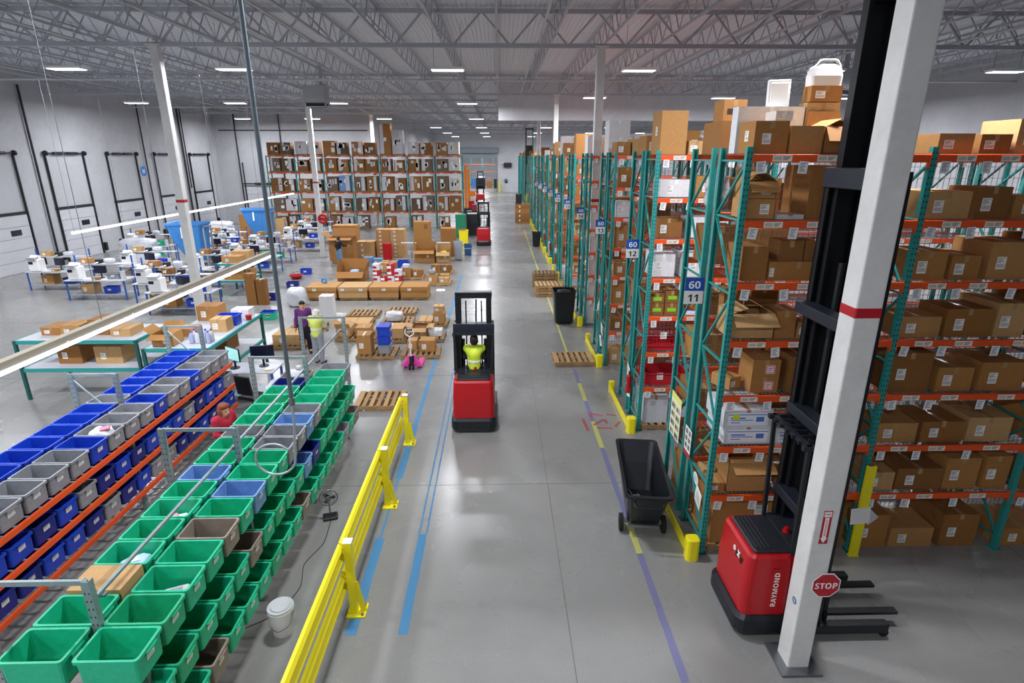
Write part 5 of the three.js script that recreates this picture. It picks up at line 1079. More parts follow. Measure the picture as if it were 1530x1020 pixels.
// second rank
openCarton(-7.48, 0, -29.0, 1.36, 0.5, 1.05, 'big open brown carton with raised side flaps', { c: 0, group: GM, flaps: [-0.05, 0.25, 0.1, 1.3] });
bundle(-7.4, 0.01, -29.0, 0.6, 0.6, 0.5, 'clear bag inside the big open brown carton', S(0xa9c4e6, 0.35), 'plastic_bag', 'bag');
const redCase = S(0xc2182b, 0.6, 0, { map: cardRep });
for (const [i, [x, y, z, m]] of [[-6.18, 0, -28.6, 0], [-5.82, 0, -28.6, 1], [-5.46, 0, -28.6, 0], [-5.1, 0, -28.6, 1], [-6.18, 0.301, -28.6, 1], [-5.46, 0.301, -28.6, 1], [-5.1, 0.301, -28.62, 0], [-6.18, 0.602, -28.6, 0], [-5.46, 0.602, -28.6, 1]].entries())
  carton(x, y, z, 0.34, 0.3, 0.4, `${m ? 'red' : 'white and red'} case, ${i < 4 ? ORD[i] + ' in the bottom row' : i < 7 ? ORD[i - 4] + ' in the middle row' : ORD[i - 7] + ' on top'} of the red pile`, { m: m ? redCase : cardWhite, lm: m ? mat.paper : redCase, lw: 0.2, lh: 0.12, group: 'red and white cases' });
for (const [i, [x, z]] of [[-4.5, -29.4], [-3.0, -27.9], [-3.1, -30.6], [-6.0, -31.2]].entries()) {
  pallet2(`pallet under mixed cartons, ${['behind the third long carton', 'behind the rightmost long carton', 'near the grey bin', 'behind the red pile'][i]}`, [x, 0, z], rr(-0.05, 0.05), 'pallets in the sorting area', mat.wood);
  for (let j = 0; j < 4; j++) { const w = rr(0.38, 0.54), h = j ? rr(0.18, 0.45) : 0.4; carton(x + (j % 2 ? 0.28 : -0.28), pt, z + (j < 2 ? 0.24 : -0.24), w, h, 0.42, `${CARDN[(i + j * 2) % 6]} carton, ${['front left', 'front right', 'rear left', 'rear right'][j]}, mixed pallet ${['behind the third long carton', 'behind the rightmost long carton', 'near the grey bin', 'behind the red pile'][i]}`, { c: (i + j * 2) % 6, group: GM }); }
}
bundle(-4.78, 0.536, -29.16, 0.44, 0.3, 0.4, 'white bag on the mixed pallet behind the third long carton', mat.film, 'plastic_bag', 'bag');
bundle(-3.28, 0.536, -27.66, 0.38, 0.26, 0.38, 'grey wrapped machine part on the rightmost mixed pallet', S(0x8b8f98, 0.4), 'wrapped_part', 'part');
carton(-7.55, 0, -33.0, 0.5, 0.5, 0.5, 'blue and white printed carton left of its twin', { m: S(0x5f93c4, 0.6, 0, { map: cardRep }), group: GM }); carton(-7.0, 0, -33.0, 0.5, 0.42, 0.5, 'blue and white printed carton right of its twin', { m: S(0x5f93c4, 0.6, 0, { map: cardRep }), group: GM });
{
  const t = thing('blue_bin', 'royal blue plastic bin behind the red pile', 'bin', [-5.35, 0, -31.9 + 1.55], 0);
  t.position.set(-5.1, 0, -30.3);
  part(t, 'tub', tub(0.62, 0.5, 0.75, { taper: 0.9 }), mat.blue); part(t, 'label', PB(0.2, 0.14, 0.002), mLabel, [0, 0.4, 0.246]);
}
{
  const t = thing('drum', 'red steel drum among the tan cartons', 'drum', [-6.85, 0, -35.1]);
  const pr = []; for (const [r, y] of [[0, 0], [0.28, 0], [0.29, 0.02], [0.28, 0.04], [0.28, 0.32], [0.295, 0.34], [0.28, 0.36], [0.28, 0.64], [0.295, 0.66], [0.28, 0.68], [0.28, 0.96], [0.29, 0.98], [0.26, 0.98], [0.26, 0.96], [0, 0.96]]) pr.push(new THREE.Vector2(r, y));
  part(t, 'shell', new THREE.LatheGeometry(pr, 28), mat.redPaint); part(t, 'bung', C(0.03, 0.02, 12), mat.steel, [0.15, 0.97, 0]);
}
// big stacks toward the rear rack
for (let i = 0; i < 7; i++) for (const s of [0, 1]) carton(-7.2 + s * 0.88, i * 0.246, -36.2, 0.86, 0.245, 0.9, `pale tan flat case, ${ORD[i]} from below in the ${s ? 'column against the tall carton' : 'column behind the red drum'}`, { c: s ? 3 : 1, group: 'flat cases stacked near the rear rack' });
for (let i = 0; i < 3; i++) carton(-8.3, i * 0.331, -36.1, 1.1, 0.33, 0.9, `tan case, ${ORD[i]} from below in the low stack left of the drum`, { c: 3, group: 'tan cases left of the drum' });
carton(-5.15, 0, -38.9, 1.08, 1.9, 0.9, 'very tall brown carton with a dark square print near the rear rack', { c: 5, lm: CARD[4], lw: 0.22, lh: 0.3, lx: 0.28, ly: 1.6 });
carton(-3.2, 0, -36.4, 0.92, 1.75, 0.8, 'tall brown carton right of centre near the rear rack', { c: 0, label: false });
openCarton(-4.45, 0, -34.4, 1.2, 0.7, 0.9, 'wide open brown carton below the white pole', { c: 5, group: GM, flaps: [0.1, 0.1, 0.15, 1.2] });
openCarton(-3.35, 0, -34.3, 0.8, 0.62, 0.8, 'open tan carton with yellow contents beside the grey bin', { c: 3, group: GM, flaps: [0.1, 0.15, 0.1, 1.3] });
bundle(-3.35, 0.01, -34.3, 0.6, 0.72, 0.6, 'yellow bagged goods in the open tan carton', S(0xd8c83a, 0.5), 'plastic_bag', 'bag');
{
  const t = thing('white_pole', 'long white pole lying level across the cartons', 'pole', [0, 0, 0]);
  part(t, 'pole', rod([-6.0, 0.98, -35.25], [-3.0, 0.98, -35.25], 0.035, 10), mat.white);
  for (const x of [-5.4, -3.6]) part(t, 'trestle', mg([[bar([x, 0.95, -35.25], [x, 0, -35.45], 0.03)], [bar([x, 0.95, -35.25], [x, 0, -35.1], 0.03)]]), mat.steel);
  const b = thing('grey_bin', 'light grey wheeled bin at the aisle edge of the sorting area', 'bin', [-2.5, 0, -34.9]);
  part(b, 'bin_body', tub(0.56, 0.6, 1.05, { taper: 0.75, r: 0.06 }), S(0xa9b4be, 0.5), [0, 0.05, 0]); part(b, 'rib', boxes([[0.02, 0.8, 0.01, -0.12, 0.55, 0.275], [0.02, 0.8, 0.01, 0.12, 0.55, 0.275]]), S(0x97a3ae, 0.5)); for (const s of [-1, 1]) part(b, 'wheel', C(0.07, 0.04, 14), mat.rubber, [s * 0.2, 0.07, -0.22], [0, 0, Math.PI / 2]); part(b, 'foot', B(0.3, 0.05, 0.05), mat.dark, [0, 0.025, 0.18]);
  const c = thing('blue_bin', 'dark blue tub next to the light grey wheeled bin', 'bin', [-2.0, 0, -36.6]);
  part(c, 'tub', tub(0.5, 0.5, 0.7, { taper: 0.85 }), S(0x2f5c94, 0.5)); part(c, 'band', boxes([[0.46, 0.03, 0.01, 0, 0.45, 0.236]]), mat.white);
  const d = thing('cabinet', 'green metal cabinet in front of the rear rack end', 'cabinet', [-3.0, 0, -45.5]);
  part(d, 'body', RB(0.8, 1.7, 0.6, 0.02), S(0x14805a, 0.5), [0, 0.87, 0]); for (const s of [-1, 1]) { const dr = part(d, 'door', RB(0.37, 1.55, 0.02, 0.008), S(0x168a62, 0.5), [s * 0.195, 0.9, 0.305]); part(dr, 'handle', B(0.02, 0.14, 0.02), mat.steel, [-s * 0.14, 0, 0.018]); }
  const e = thing('yellow_bin', 'yellow bin with a red lid beside the green cabinet', 'bin', [-2.55, 0, -41.5]);
  part(e, 'tub', tub(0.7, 0.6, 1.0, { taper: 0.88 }), mat.yellow); part(e, 'lid', RB(0.5, 0.05, 0.45, 0.02), mat.redPaint, [-0.12, 1.02, 0.02]);
  const f = thing('baler', 'black baling machine at the end of the rear rack', 'machine', [-2.05, 0, -46.5]);
  part(f, 'body', RB(1.1, 1.9, 0.9, 0.03), mat.dark, [0, 0.96, 0]); part(f, 'door', RB(0.9, 0.8, 0.03, 0.02), mat.black, [0, 0.6, 0.46]); part(f, 'white_panel', RB(0.9, 0.12, 0.03, 0.01), mat.white, [0, 1.75, 0.46]); part(f, 'ram_housing', RB(0.4, 0.5, 0.4, 0.03), S(0x8f1f27, 0.5), [0.1, 2.15, 0]);
  const g = thing('scrubber', 'black and white floor machine behind the dark-jacket person', 'machine', [-7.75, 0, -39.2], 0.4);
  part(g, 'chassis', RB(0.8, 0.5, 1.1, 0.08), mat.dark, [0, 0.35, 0]); part(g, 'tank', RB(0.7, 0.6, 0.7, 0.1), S(0xb9bcc0, 0.5), [0, 0.88, -0.1]); part(g, 'seat', RB(0.4, 0.12, 0.4, 0.05), mat.black, [0, 1.22, -0.1]); part(g, 'column', bar([0, 0.6, 0.5], [0, 1.35, 0.35], 0.1), mat.dark); for (const s of [-1, 1]) part(g, 'wheel', C(0.14, 0.1, 16), mat.rubber, [s * 0.38, 0.14, -0.3], [0, 0, Math.PI / 2]); part(g, 'front_wheel', C(0.12, 0.1, 16), mat.rubber, [0, 0.12, 0.42], [0, 0, Math.PI / 2]);
}
pallet2('pallet under the large dark brown carton', [-9.3, 0, -34.25]); 
openCarton(-9.3, 0.135, -34.25, 1.4, 1.35, 1.0, 'large brown carton with open lid before the dark-jacket person', { c: 0, flaps: [0.6, 0.7, 0.3, 1.1], label: false });
carton(-9.72, 0, -36.9, 1.5, 1.9, 0.9, 'large brown carton behind the open-lidded one', { c: 1, label: false });
// ---------------------------------------------------------------- rack along the rear, with wrapped pallet loads
{
  const Z = -51.0, x0 = -19.65, nb = 7, bw = 2.36, lv = [1.42, 3.08, 4.72, 6.08];
  const t = thing('pallet_rack', 'long teal and orange pallet rack across the rear of the hall', 'pallet rack', [x0 + 0.0, 0, Z]);
  for (let i = 0; i <= nb; i++) part(t, 'upright_frame', frameGeo, mat.teal, [i * bw, 0, 0]);
  for (let i = 0; i < nb; i++) for (const y of lv) { for (const zz of [0.012, -RD - 0.012]) { const b = part(t, 'beam', gw('beam', bw - 0.08), mat.orange, [i * bw + bw / 2, y - 0.05, zz]); if (zz > 0) for (const k of [-0.6, 0.6]) part(b, 'beam_tag', PB(0.3, 0.07, 0.002), mTag, [k, 0, 0.027]); } }
  const loadM = [CARD[2], CARD[4], S(0x6b5238, 0.7, 0, { map: cardRep }), S(0xd5cfd0, 0.5, 0, { map: cardRep }), CARD[0], S(0x7d6850, 0.6, 0, { map: fleckRep })];
  const loadN = ['brown', 'deep brown', 'dark brown', 'pale', 'tan', 'grey-brown'];
  for (let l = 0; l <= 4; l++) for (let i = 0; i < nb; i++) for (const s of [0, 1]) {
    const y = l ? lv[l - 1] : 0, x = x0 + i * bw + bw * (s ? 0.72 : 0.28), right = i === 6;
    const place = `${s ? 'second' : 'first'} in bay ${['one', 'two', 'three', 'four', 'five', 'six', 'seven'][i]}, ${['floor', 'lowest shelf', 'second shelf', 'third shelf', 'top shelf'][l]} of the rear rack`;
    if (l === 0 && i > 2 && s) continue;
    pallet2(`pallet ${place}`, [x, y + 0.002, Z - 0.44], 0, 'pallets on the rear rack', mat.woodC, shelfPallet);
    let h = l === 3 ? rr(0.85, 1.08) : l ? rr(0.9, 1.25) : rr(0.8, 1.08), k = Math.floor(rnd() * 6); const w = rr(0.84, 1.04);
    if (l === 4) { h = rr(0.9, 1.1); if (i === 4 && s === 0) { h = 2.4; k = 4; } if (i === 4 && s === 1) { h = 1.9; k = 3; } }
    let m = loadM[k], n = loadN[k];
    if (l === 2 && i === 2 && s === 1) { m = S(0x6d92d0, 0.6); n = 'blue'; h = 1.25; }
    if (right && l > 1 && s) { m = S(0xe9e3d4, 0.6, 0, { map: cardRep }); n = 'cream'; }
    const g = thing('pallet_load', `${n} load ${place}`, 'pallet load', [x, y + 0.137, Z - 0.44], 0, 'loads on the rear rack');
    const rows = h > 1.5 ? 4 : 2;
    for (let r = 0; r < rows; r++) part(g, 'case_layer', B(w - (r % 2) * 0.01, h / rows - 0.006, 0.88 - (r % 2) * 0.01), m, [0, (r + 0.5) * h / rows, 0]);
    const q = 1 + Math.floor(rnd() * 4);
    for (let c = 0; c < 1 + q; c++) part(g, 'label', PB(rr(0.12, 0.3), rr(0.2, 0.45), 0.004), rnd() < 0.5 ? mat.paper : mat.film, [rr(-0.35, 0.35) * w, h * rr(0.3, 0.8), 0.443]);
    if (rnd() < 0.7) part(g, 'film_wrap', B(w * rr(0.2, 0.4), h * 0.98, 0.004), mat.film, [(rnd() < 0.5 ? -1 : 1) * w * 0.28, h * 0.5, 0.4425]);
  }
}
// ---------------------------------------------------------------- packing benches
const benchTop = S(0xd9dde4, 0.45, 0, { map: wallRep }), bluePaint = S(0x2d58a8, 0.45), benchSteel = S(0xa9b2bb, 0.4, 0.4);
function bench(x, z, w, d, label, turn = 0, frame = true) {
  const t = thing('work_bench', label, 'work bench', [x, 0, z], turn, 'packing benches');
  part(t, 'bench_top', RB(w, 0.045, d, 0.01), benchTop, [0, 0.88, 0]);
  for (const a of [-1, 1]) for (const b of [-1, 1]) part(t, 'leg', B(0.05, 0.86, 0.05), bluePaint, [a * (w / 2 - 0.06), 0.43, b * (d / 2 - 0.06)]);
  part(t, 'lower_shelf', B(w - 0.1, 0.03, d - 0.1), benchSteel, [0, 0.25, 0]);
  if (frame) { for (const a of [-1, 1]) part(t, 'upright', B(0.05, 0.95, 0.05), bluePaint, [a * (w / 2 - 0.06), 1.375, -d / 2 + 0.06]); part(t, 'upper_shelf', RB(w - 0.05, 0.035, 0.34, 0.008), benchTop, [0, 1.5, -d / 2 + 0.2]); }
}
const BY = 0.903, UY = 1.518;
function printer(x, y, z, turn, label) { const t = thing('bagging_machine', label, 'machine', [x, y, z], turn, 'bench machines'); part(t, 'body', RB(0.5, 0.55, 0.45, 0.04), mat.white, [0, 0.29, 0]); part(t, 'hopper_mouth', loft([ring(0.3, 0.2, 0.5, 0.02, 0, 0.16), ring(0.42, 0.3, 0.66, 0.02, 0, 0.2)]), mat.film); part(t, 'panel', B(0.2, 0.12, 0.01), mat.screen, [-0.1, 0.4, 0.228]); part(t, 'spool', C(0.12, 0.34, 18), mat.paper, [0, 0.62, 0.0], [0, 0, Math.PI / 2]); }
function monitor(x, y, z, turn, label, scr = mat.screen) { const t = thing('monitor', label, 'monitor', [x, y, z], turn, 'computer monitors'); part(t, 'base', C(0.12, 0.02, 20), mat.black, [0, 0.01, 0]); part(t, 'neck', B(0.05, 0.3, 0.03), mat.black, [0, 0.16, -0.02]); part(t, 'housing', RB(0.56, 0.34, 0.04, 0.012), mat.black, [0, 0.38, 0]); part(t, 'screen', B(0.53, 0.31, 0.004), scr, [0, 0.38, 0.021]); }
function benchTote(x, y, z, turn, c, label) { const t = thing('tote', label, 'tote', [x, y, z], turn, 'totes around the packing benches'); part(t, 'tub', toteGeo, TM[c][0]); part(t, 'tag', PB(0.14, 0.08, 0.002), mLabel, [0, 0.16, 0.2]); }
const spots = [[-14.2, -24.4, 'front bench under the near strip light'], [-17.6, -25.2, 'bench at the far left front'], [-13.6, -27.6, 'second bench behind the near strip light'], [-17.4, -28.6, 'left bench before the first blue hopper'], [-13.2, -31.0, 'bench right of the first blue hopper'], [-13.6, -34.4, 'bench in front of the second blue hopper'], [-17.2, -36.4, 'left bench between the two blue hoppers'], [-13.0, -38.4, 'bench nearest the rear rack on the right'], [-13.4, -42.3, 'rearmost packing bench'], [-20.8, -27.2, 'outer bench by the dock wall'], [-12.7, -22.7, 'bench just left of the near column'], [-21.2, -35.2, 'outer bench behind the first white bale'], [-16.6, -33.9, 'bench right behind the first blue hopper']];
for (const [i, [x, z, nm]] of spots.entries()) {
  bench(x, z, 2.6, 0.95, `white topped ${nm}`);
  printer(x - 0.86, BY, z + 0.2, 0, `white bagging machine on the ${nm}`);
  monitor(x + 0.02, BY, z - 0.05, rr(-0.3, 0.3), `dark monitor on the ${nm}`);
  benchTote(x + 0.74, BY, z + 0.12, 0, 'bysbgyb'[i % 7], `${TM['bysbgyb'[i % 7]][1]} tote on the ${nm}`);
  carton(x - 0.6, UY, z - 0.28, 0.42, 0.24, 0.3, `carton above the ${nm}`, { c: i % 6 });
  bundle(x + 0.35, UY, z - 0.28, 0.5, 0.26, 0.32, `white poly bags above the ${nm}`, mat.film, 'plastic_bag', 'bag');
  carton(x - 0.5, 0.266, z, 0.55, 0.42, 0.5, `carton under the ${nm}`, { c: (i + 2) % 6 });
  benchTote(x + 0.4, 0.266, z, 0, 'nbg'[i % 3], `${TM['nbg'[i % 3]][1]} tote under the ${nm}`);
}
for (const [i, [x, z, nm]] of spots.entries()) {
  carton(x + 0.05, 0.905, z + 0.34, 0.28, 0.1, 0.2, `small flat carton at the edge of the ${nm}`, { c: (i * 2) % 6, group: 'small things on benches' });
  const r = thing('film_roll', `white film roll standing on the ${nm}`, 'roll', [x + 1.16, BY, z + 0.25], 0, 'film rolls'); part(r, 'roll', C(0.1, 0.36, 18), mat.film, [0, 0.18, 0]); part(r, 'core', C(0.035, 0.37, 12), CARD[1], [0, 0.185, 0]);
  const p = thing('paper_stack', `white paper stack on the ${nm}`, 'paper', [x - 0.4, BY, z + 0.33], rr(-0.3, 0.3), 'paper stacks'); part(p, 'sheets', B(0.3, 0.06, 0.21), mat.paper, [0, 0.031, 0]); part(p, 'top_sheet', B(0.29, 0.002, 0.2), mat.white, [0.02, 0.063, 0.01], [0, 0.1, 0]);
  const s = thing('label_printer', `small black label printer on the ${nm}`, 'printer', [x - 0.1, UY, z - 0.28], 0, 'label printers'); part(s, 'case', RB(0.22, 0.18, 0.26, 0.03), mat.dark, [0, 0.091, 0]); part(s, 'label_strip', B(0.1, 0.004, 0.1), mat.paper, [0, 0.06, 0.16], [0.4, 0, 0]);
}
// blue hoppers on stands
function hopper(x, z, turn, label) {
  const t = thing('tilt_hopper', label, 'hopper', [x, 0, z], turn, 'blue hoppers');
  const R = (w, d, y, cx) => ring(w, d, y, 0.08, cx, 0, 3);
  part(t, 'tub', loft([R(0.8, 0.9, 0.75, 0.35), R(1.4, 1.1, 1.7, 0.1), R(1.75, 1.2, 2.55, 0), R(1.85, 1.3, 2.56, 0), R(1.85, 1.3, 2.68, 0), R(1.7, 1.16, 2.68, 0), R(1.34, 1.04, 1.7, 0.1), R(0.76, 0.86, 0.79, 0.35)]), mat.hopper);
  part(t, 'pale_strip', B(0.1, 0.55, 0.02), mat.white, [-0.05, 2.2, 0.625], [-0.06, 0, 0]);
  part(t, 'stand', boxes([[0.08, 0.8, 0.08, 0.05, 0.4, 0.4], [0.08, 0.8, 0.08, 0.65, 0.4, 0.4], [0.08, 0.8, 0.08, 0.05, 0.4, -0.4], [0.08, 0.8, 0.08, 0.65, 0.4, -0.4], [0.68, 0.06, 0.88, 0.35, 0.76, 0]]), benchSteel);
  part(t, 'side_frame', boxes([[0.06, 2.5, 0.06, 0.98, 1.25, 0.4], [0.06, 2.5, 0.06, 0.98, 1.25, -0.4], [0.06, 0.06, 0.86, 0.98, 2.48, 0]]), benchSteel);
}
hopper(-16.6, -31.2, 0, 'big blue plastic hopper half hidden by the white column'); hopper(-16.4, -39.9, 0, 'big blue plastic hopper farther back near the rear rack');
for (const [x, z, l] of [[-19.6, -31.4, 'beside the first blue hopper'], [-19.2, -40.0, 'beside the farther blue hopper']]) {
  pallet2(`pallet under the white bale ${l}`, [x, 0, z], 0, 'pallets in the packing area');
  bundle(x, pt, z, 2.5, 1.1, 1.1, `lower white wrapped bale ${l}`, mat.film, 'wrapped_bale', 'bale');
  bundle(x + 0.05, pt + 0.95, z, 2.2, 0.9, 1.0, `upper white wrapped bale ${l}`, mat.film, 'wrapped_bale', 'bale').position.y = 1.07;
}
carton(-15.9, 0, -42.9, 0.7, 1.7, 0.35, 'tall beige panel carton leaning by the farther blue hopper', { c: 3, label: false }).rotation.z = 0.12;
carton(-18.3, 0, -44.2, 2.2, 1.9, 1.0, 'wide brown carton behind the first blue hopper', { c: 0, label: false });
// totes and cartons on the floor near the column
benchTote(-8.95, 0.001, -21.6, 0, 'g', 'green tote with a blue tote inside, on the floor by the conduit'); benchTote(-8.95, 0.035, -21.6, 0, 'b', 'blue tote nested in the green tote by the conduit');
benchTote(-9.95, 0.001, -27.2, 0.1, 'n', 'navy tote alone on the floor left of the long cartons'); benchTote(-10.05, 0.001, -24.7, -0.1, 'n', 'navy tote on the floor beside the upright brown cartons'); benchTote(-10.4, 0.001, -30.6, 0, 'b', 'blue tote on the floor near the dark-jacket person');
carton(-10.5, 0, -23.9, 0.4, 1.35, 0.3, 'upright narrow brown carton by the work shelf', { c: 2, label: false }); carton(-10.05, 0, -23.9, 0.38, 1.1, 0.3, 'shorter upright brown carton by the work shelf', { c: 4, label: false });
{
  const t = thing('red_basin', 'red round basin on the floor near the benches', 'basin', [-10.5, 0, -29.3]);
  part(t, 'bowl', new THREE.LatheGeometry([[0, 0], [0.22, 0], [0.34, 0.18], [0.36, 0.18], [0.36, 0.2], [0.33, 0.2], [0.21, 0.02], [0, 0.02]].map(p => new THREE.Vector2(...p)), 24), mat.redPaint); part(t, 'handle', new THREE.TorusGeometry(0.33, 0.012, 6, 24, Math.PI), mat.dark, [0, 0.19, 0], [-1.2, 0, 0]);
  const h = thing('hose_reel', 'round red hose reel on the white column', 'hose reel', [-10.8, 2.4, -35.74]);
  part(h, 'reel', new THREE.TorusGeometry(0.24, 0.08, 10, 26), mat.redPaint, [0.05, 0, 0.08]); part(h, 'hub', C(0.12, 0.18, 16), mat.redPaint, [0.05, 0, 0.06], [Math.PI / 2, 0, 0]); part(h, 'bracket', B(0.3, 0.1, 0.06), mat.steel, [-0.08, 0, -0.02]);
}
// ---------------------------------------------------------------- work shelves and desk beyond the blue tote rack
function workShelf(label, x0, x1, z0, z1, h) {
  const t = thing('work_shelf', label, 'shelf', [(x0 + x1) / 2, 0, (z0 + z1) / 2], 0, 'teal work shelves');
  const w = x1 - x0, d = z0 - z1;
  for (const a of [-1, 1]) for (const b of [-1, 1]) part(t, 'post', B(0.07, h, 0.07), mat.tealDark, [a * w / 2, h / 2, b * d / 2]);
  for (const y of [h, h - 0.75]) { for (const b of [-1, 1]) part(t, 'beam', B(w, 0.09, 0.04), mat.teal, [0, y - 0.045, b * d / 2]); for (const a of [-1, 1]) part(t, 'beam', B(0.04, 0.09, d), mat.teal, [a * w / 2, y - 0.045, 0]); part(t, 'shelf_board', B(w - 0.06, 0.02, d - 0.06), benchTop, [0, y - 0.008, 0]); }
}
workShelf('teal framed shelf loaded with cartons beyond the blue tote rack', -8.6, -7.05, -13.2, -16.4, 1.6);
workShelf('teal framed shelf at the left, behind the blue tote rack', -12.2, -9.2, -13.9, -15.4, 1.6);
workShelf('grey-teal shelf with mixed cartons behind the upright brown cartons', -12.5, -11.3, -25.3, -26.9, 1.5);
const SY = 1.604, GS = 'goods on the work shelves';
carton(-8.2, SY, -15.9, 0.6, 0.42, 0.5, 'brown carton at the rear of the work shelf', { c: 0, group: GS }); carton(-8.2, SY, -14.4, 0.6, 0.2, 0.5, 'low tan carton on the work shelf before the conduit', { c: 1, group: GS });
openCarton(-8.2, SY, -13.6, 0.5, 0.3, 0.5, 'open brown carton at the front of the work shelf', { c: 5, group: GS, flaps: [0.6, -0.7, 0.5, 1.2] });
benchTote(-7.45, SY, -15.3, 0, 'b', 'bright blue tote with white marks on the work shelf'); carton(-7.4, SY, -16.05, 0.5, 0.26, 0.4, 'white carton at the rear corner of the work shelf', { m: cardWhite, group: GS });
carton(-7.4, SY, -14.75, 0.42, 0.34, 0.4, 'tan carton beside the bright blue tote', { c: 3, group: GS }); single('red_cup', 'small red container beside the white carton on the work shelf', 'container', C(0.07, 0.14, 14, 0.09), mat.redPaint, [-7.12, SY + 0.071, -15.75]);
for (let i = 0; i < 8; i++) { const t = thing('spray_bottle', `white jug with purple cap on the work shelf, ${ORD[i]} of eight in the cluster`, 'jug', [-7.62 + (i % 4) * 0.14, SY, -13.6 - Math.floor(i / 4) * 0.16], 0, 'jugs on the work shelf'); part(t, 'jug', new THREE.LatheGeometry([[0, 0], [0.055, 0], [0.058, 0.03], [0.056, 0.2], [0.02, 0.26], [0.02, 0.29], [0, 0.29]].map(p => new THREE.Vector2(...p)), 14), i % 3 ? mat.film : S(0x9fa6c8, 0.5)); part(t, 'cap', C(0.024, 0.04, 10), S(0x5a4aa0, 0.5), [0, 0.305, 0]); }
for (let i = 0; i < 4; i++) carton(-11.6 + i * 0.62, SY, -14.65 + (i % 2) * 0.15, 0.5, 0.2 + (i % 3) * 0.1, 0.6, `${CARDN[i]} carton on the left work shelf, ${ORD[i]} from the wall side`, { c: i, group: GS });
carton(-11.2, 0.854, -14.6, 0.6, 0.5, 0.7, 'brown carton on the lower board of the left work shelf', { c: 2, group: GS }); carton(-10.2, 0.854, -14.6, 0.7, 0.46, 0.7, 'tan carton on the lower board of the left work shelf', { c: 3, group: GS });
carton(-7.85, 0.854, -14.2, 0.6, 0.45, 0.6, 'printed carton on the lower board of the nearer work shelf', { c: 3, group: GS }); carton(-7.85, 0.854, -15.4, 0.7, 0.5, 0.7, 'dark carton on the lower board of the nearer work shelf', { c: 4, group: GS });
for (let i = 0; i < 4; i++) carton(-11.9 + (i % 2) * 0.1, i < 2 ? 1.504 : 0.754, -25.7 - (i % 2) * 0.75, 0.8, 0.3 + (i % 3) * 0.12, 0.6, `${CARDN[(i * 2 + 1) % 6]} carton, ${i % 2 ? 'rear' : 'front'} one on the ${i < 2 ? 'upper' : 'lower'} board of the mixed shelf`, { c: (i * 2 + 1) % 6, group: GS });
bench(-6.3, -13.75, 1.3, 0.75, 'small white desk with monitors at the end of the blue tote rack', 0, false);
monitor(-6.05, BY, -13.85, 0.25, 'large dark monitor on the small white desk'); monitor(-6.72, BY, -13.7, -0.6, 'pale cyan screen on the small white desk', new THREE.MeshStandardMaterial({ color: 0x9fd8d6, emissive: 0xa8e6e2, emissiveIntensity: 0.5, roughness: 0.3 }));
{
  const k = thing('keyboard', 'white keyboard on the small white desk', 'keyboard', [-6.2, BY, -13.5], 0.1); part(k, 'case', RB(0.42, 0.02, 0.14, 0.006), mat.white, [0, 0.011, 0]); part(k, 'keys', boxes([0, 1, 2, 3].map(i => [0.39, 0.006, 0.024, 0, 0.023, -0.045 + i * 0.03])), S(0xc9ccd2, 0.6));
  const n = thing('note_pad', 'yellow note pad on the small white desk', 'note pad', [-5.85, BY, -13.55], 0.3); part(n, 'pad', RB(0.14, 0.03, 0.12, 0.006), mat.yellow, [0, 0.016, 0]); part(n, 'sheet', B(0.16, 0.002, 0.13), mat.paper, [0.03, 0.032, 0.02]);
  const c = thing('office_chair', 'black office chair at the small white desk', 'chair', [-6.0, 0, -12.85], 2.8);
  part(c, 'seat', RB(0.48, 0.09, 0.46, 0.04), mat.black, [0, 0.5, 0]); part(c, 'backrest', RB(0.44, 0.5, 0.08, 0.04), mat.black, [0, 0.85, -0.22], [-0.1, 0, 0]); part(c, 'column', C(0.03, 0.36, 10), mat.steel, [0, 0.28, 0]);
  for (let i = 0; i < 5; i++) { const l = part(c, 'base_leg', bar([0, 0.1, 0], [0.26 * Math.cos(i * 1.2566), 0.07, 0.26 * Math.sin(i * 1.2566)], 0.035), mat.dark); part(l, 'caster', C(0.03, 0.03, 10), mat.rubber, [0.26 * Math.cos(i * 1.2566), 0.03, 0.26 * Math.sin(i * 1.2566)], [Math.PI / 2, 0, 0]); }
  const w = thing('white_cart', 'white plastic bin cart beside the small white desk', 'cart', [-5.3, 0, -13.0], 0.1);
  part(w, 'tub', tub(0.66, 0.56, 0.5, { taper: 0.9 }), mat.white, [0, 0.25, 0]); part(w, 'frame', boxes([[0.62, 0.03, 0.03, 0, 0.2, 0.24], [0.62, 0.03, 0.03, 0, 0.2, -0.24], [0.03, 0.03, 0.5, 0.3, 0.2, 0], [0.03, 0.03, 0.5, -0.3, 0.2, 0], [0.03, 0.2, 0.03, 0.29, 0.12, 0.22], [0.03, 0.2, 0.03, -0.29, 0.12, 0.22], [0.03, 0.2, 0.03, 0.29, 0.12, -0.22], [0.03, 0.2, 0.03, -0.29, 0.12, -0.22]]), mat.steel); part(w, 'lid', RB(0.62, 0.02, 0.5, 0.008), benchTop, [0.02, 0.758, -0.02], [0.06, 0, 0]); part(w, 'basket', B(0.56, 0.16, 0.46), S(0x8f8f8d, 0.6), [0, 0.145, 0]);
}
benchTote(-5.75, 0.001, -11.6, 0, 'g', 'green tote standing on the floor at the lane end');
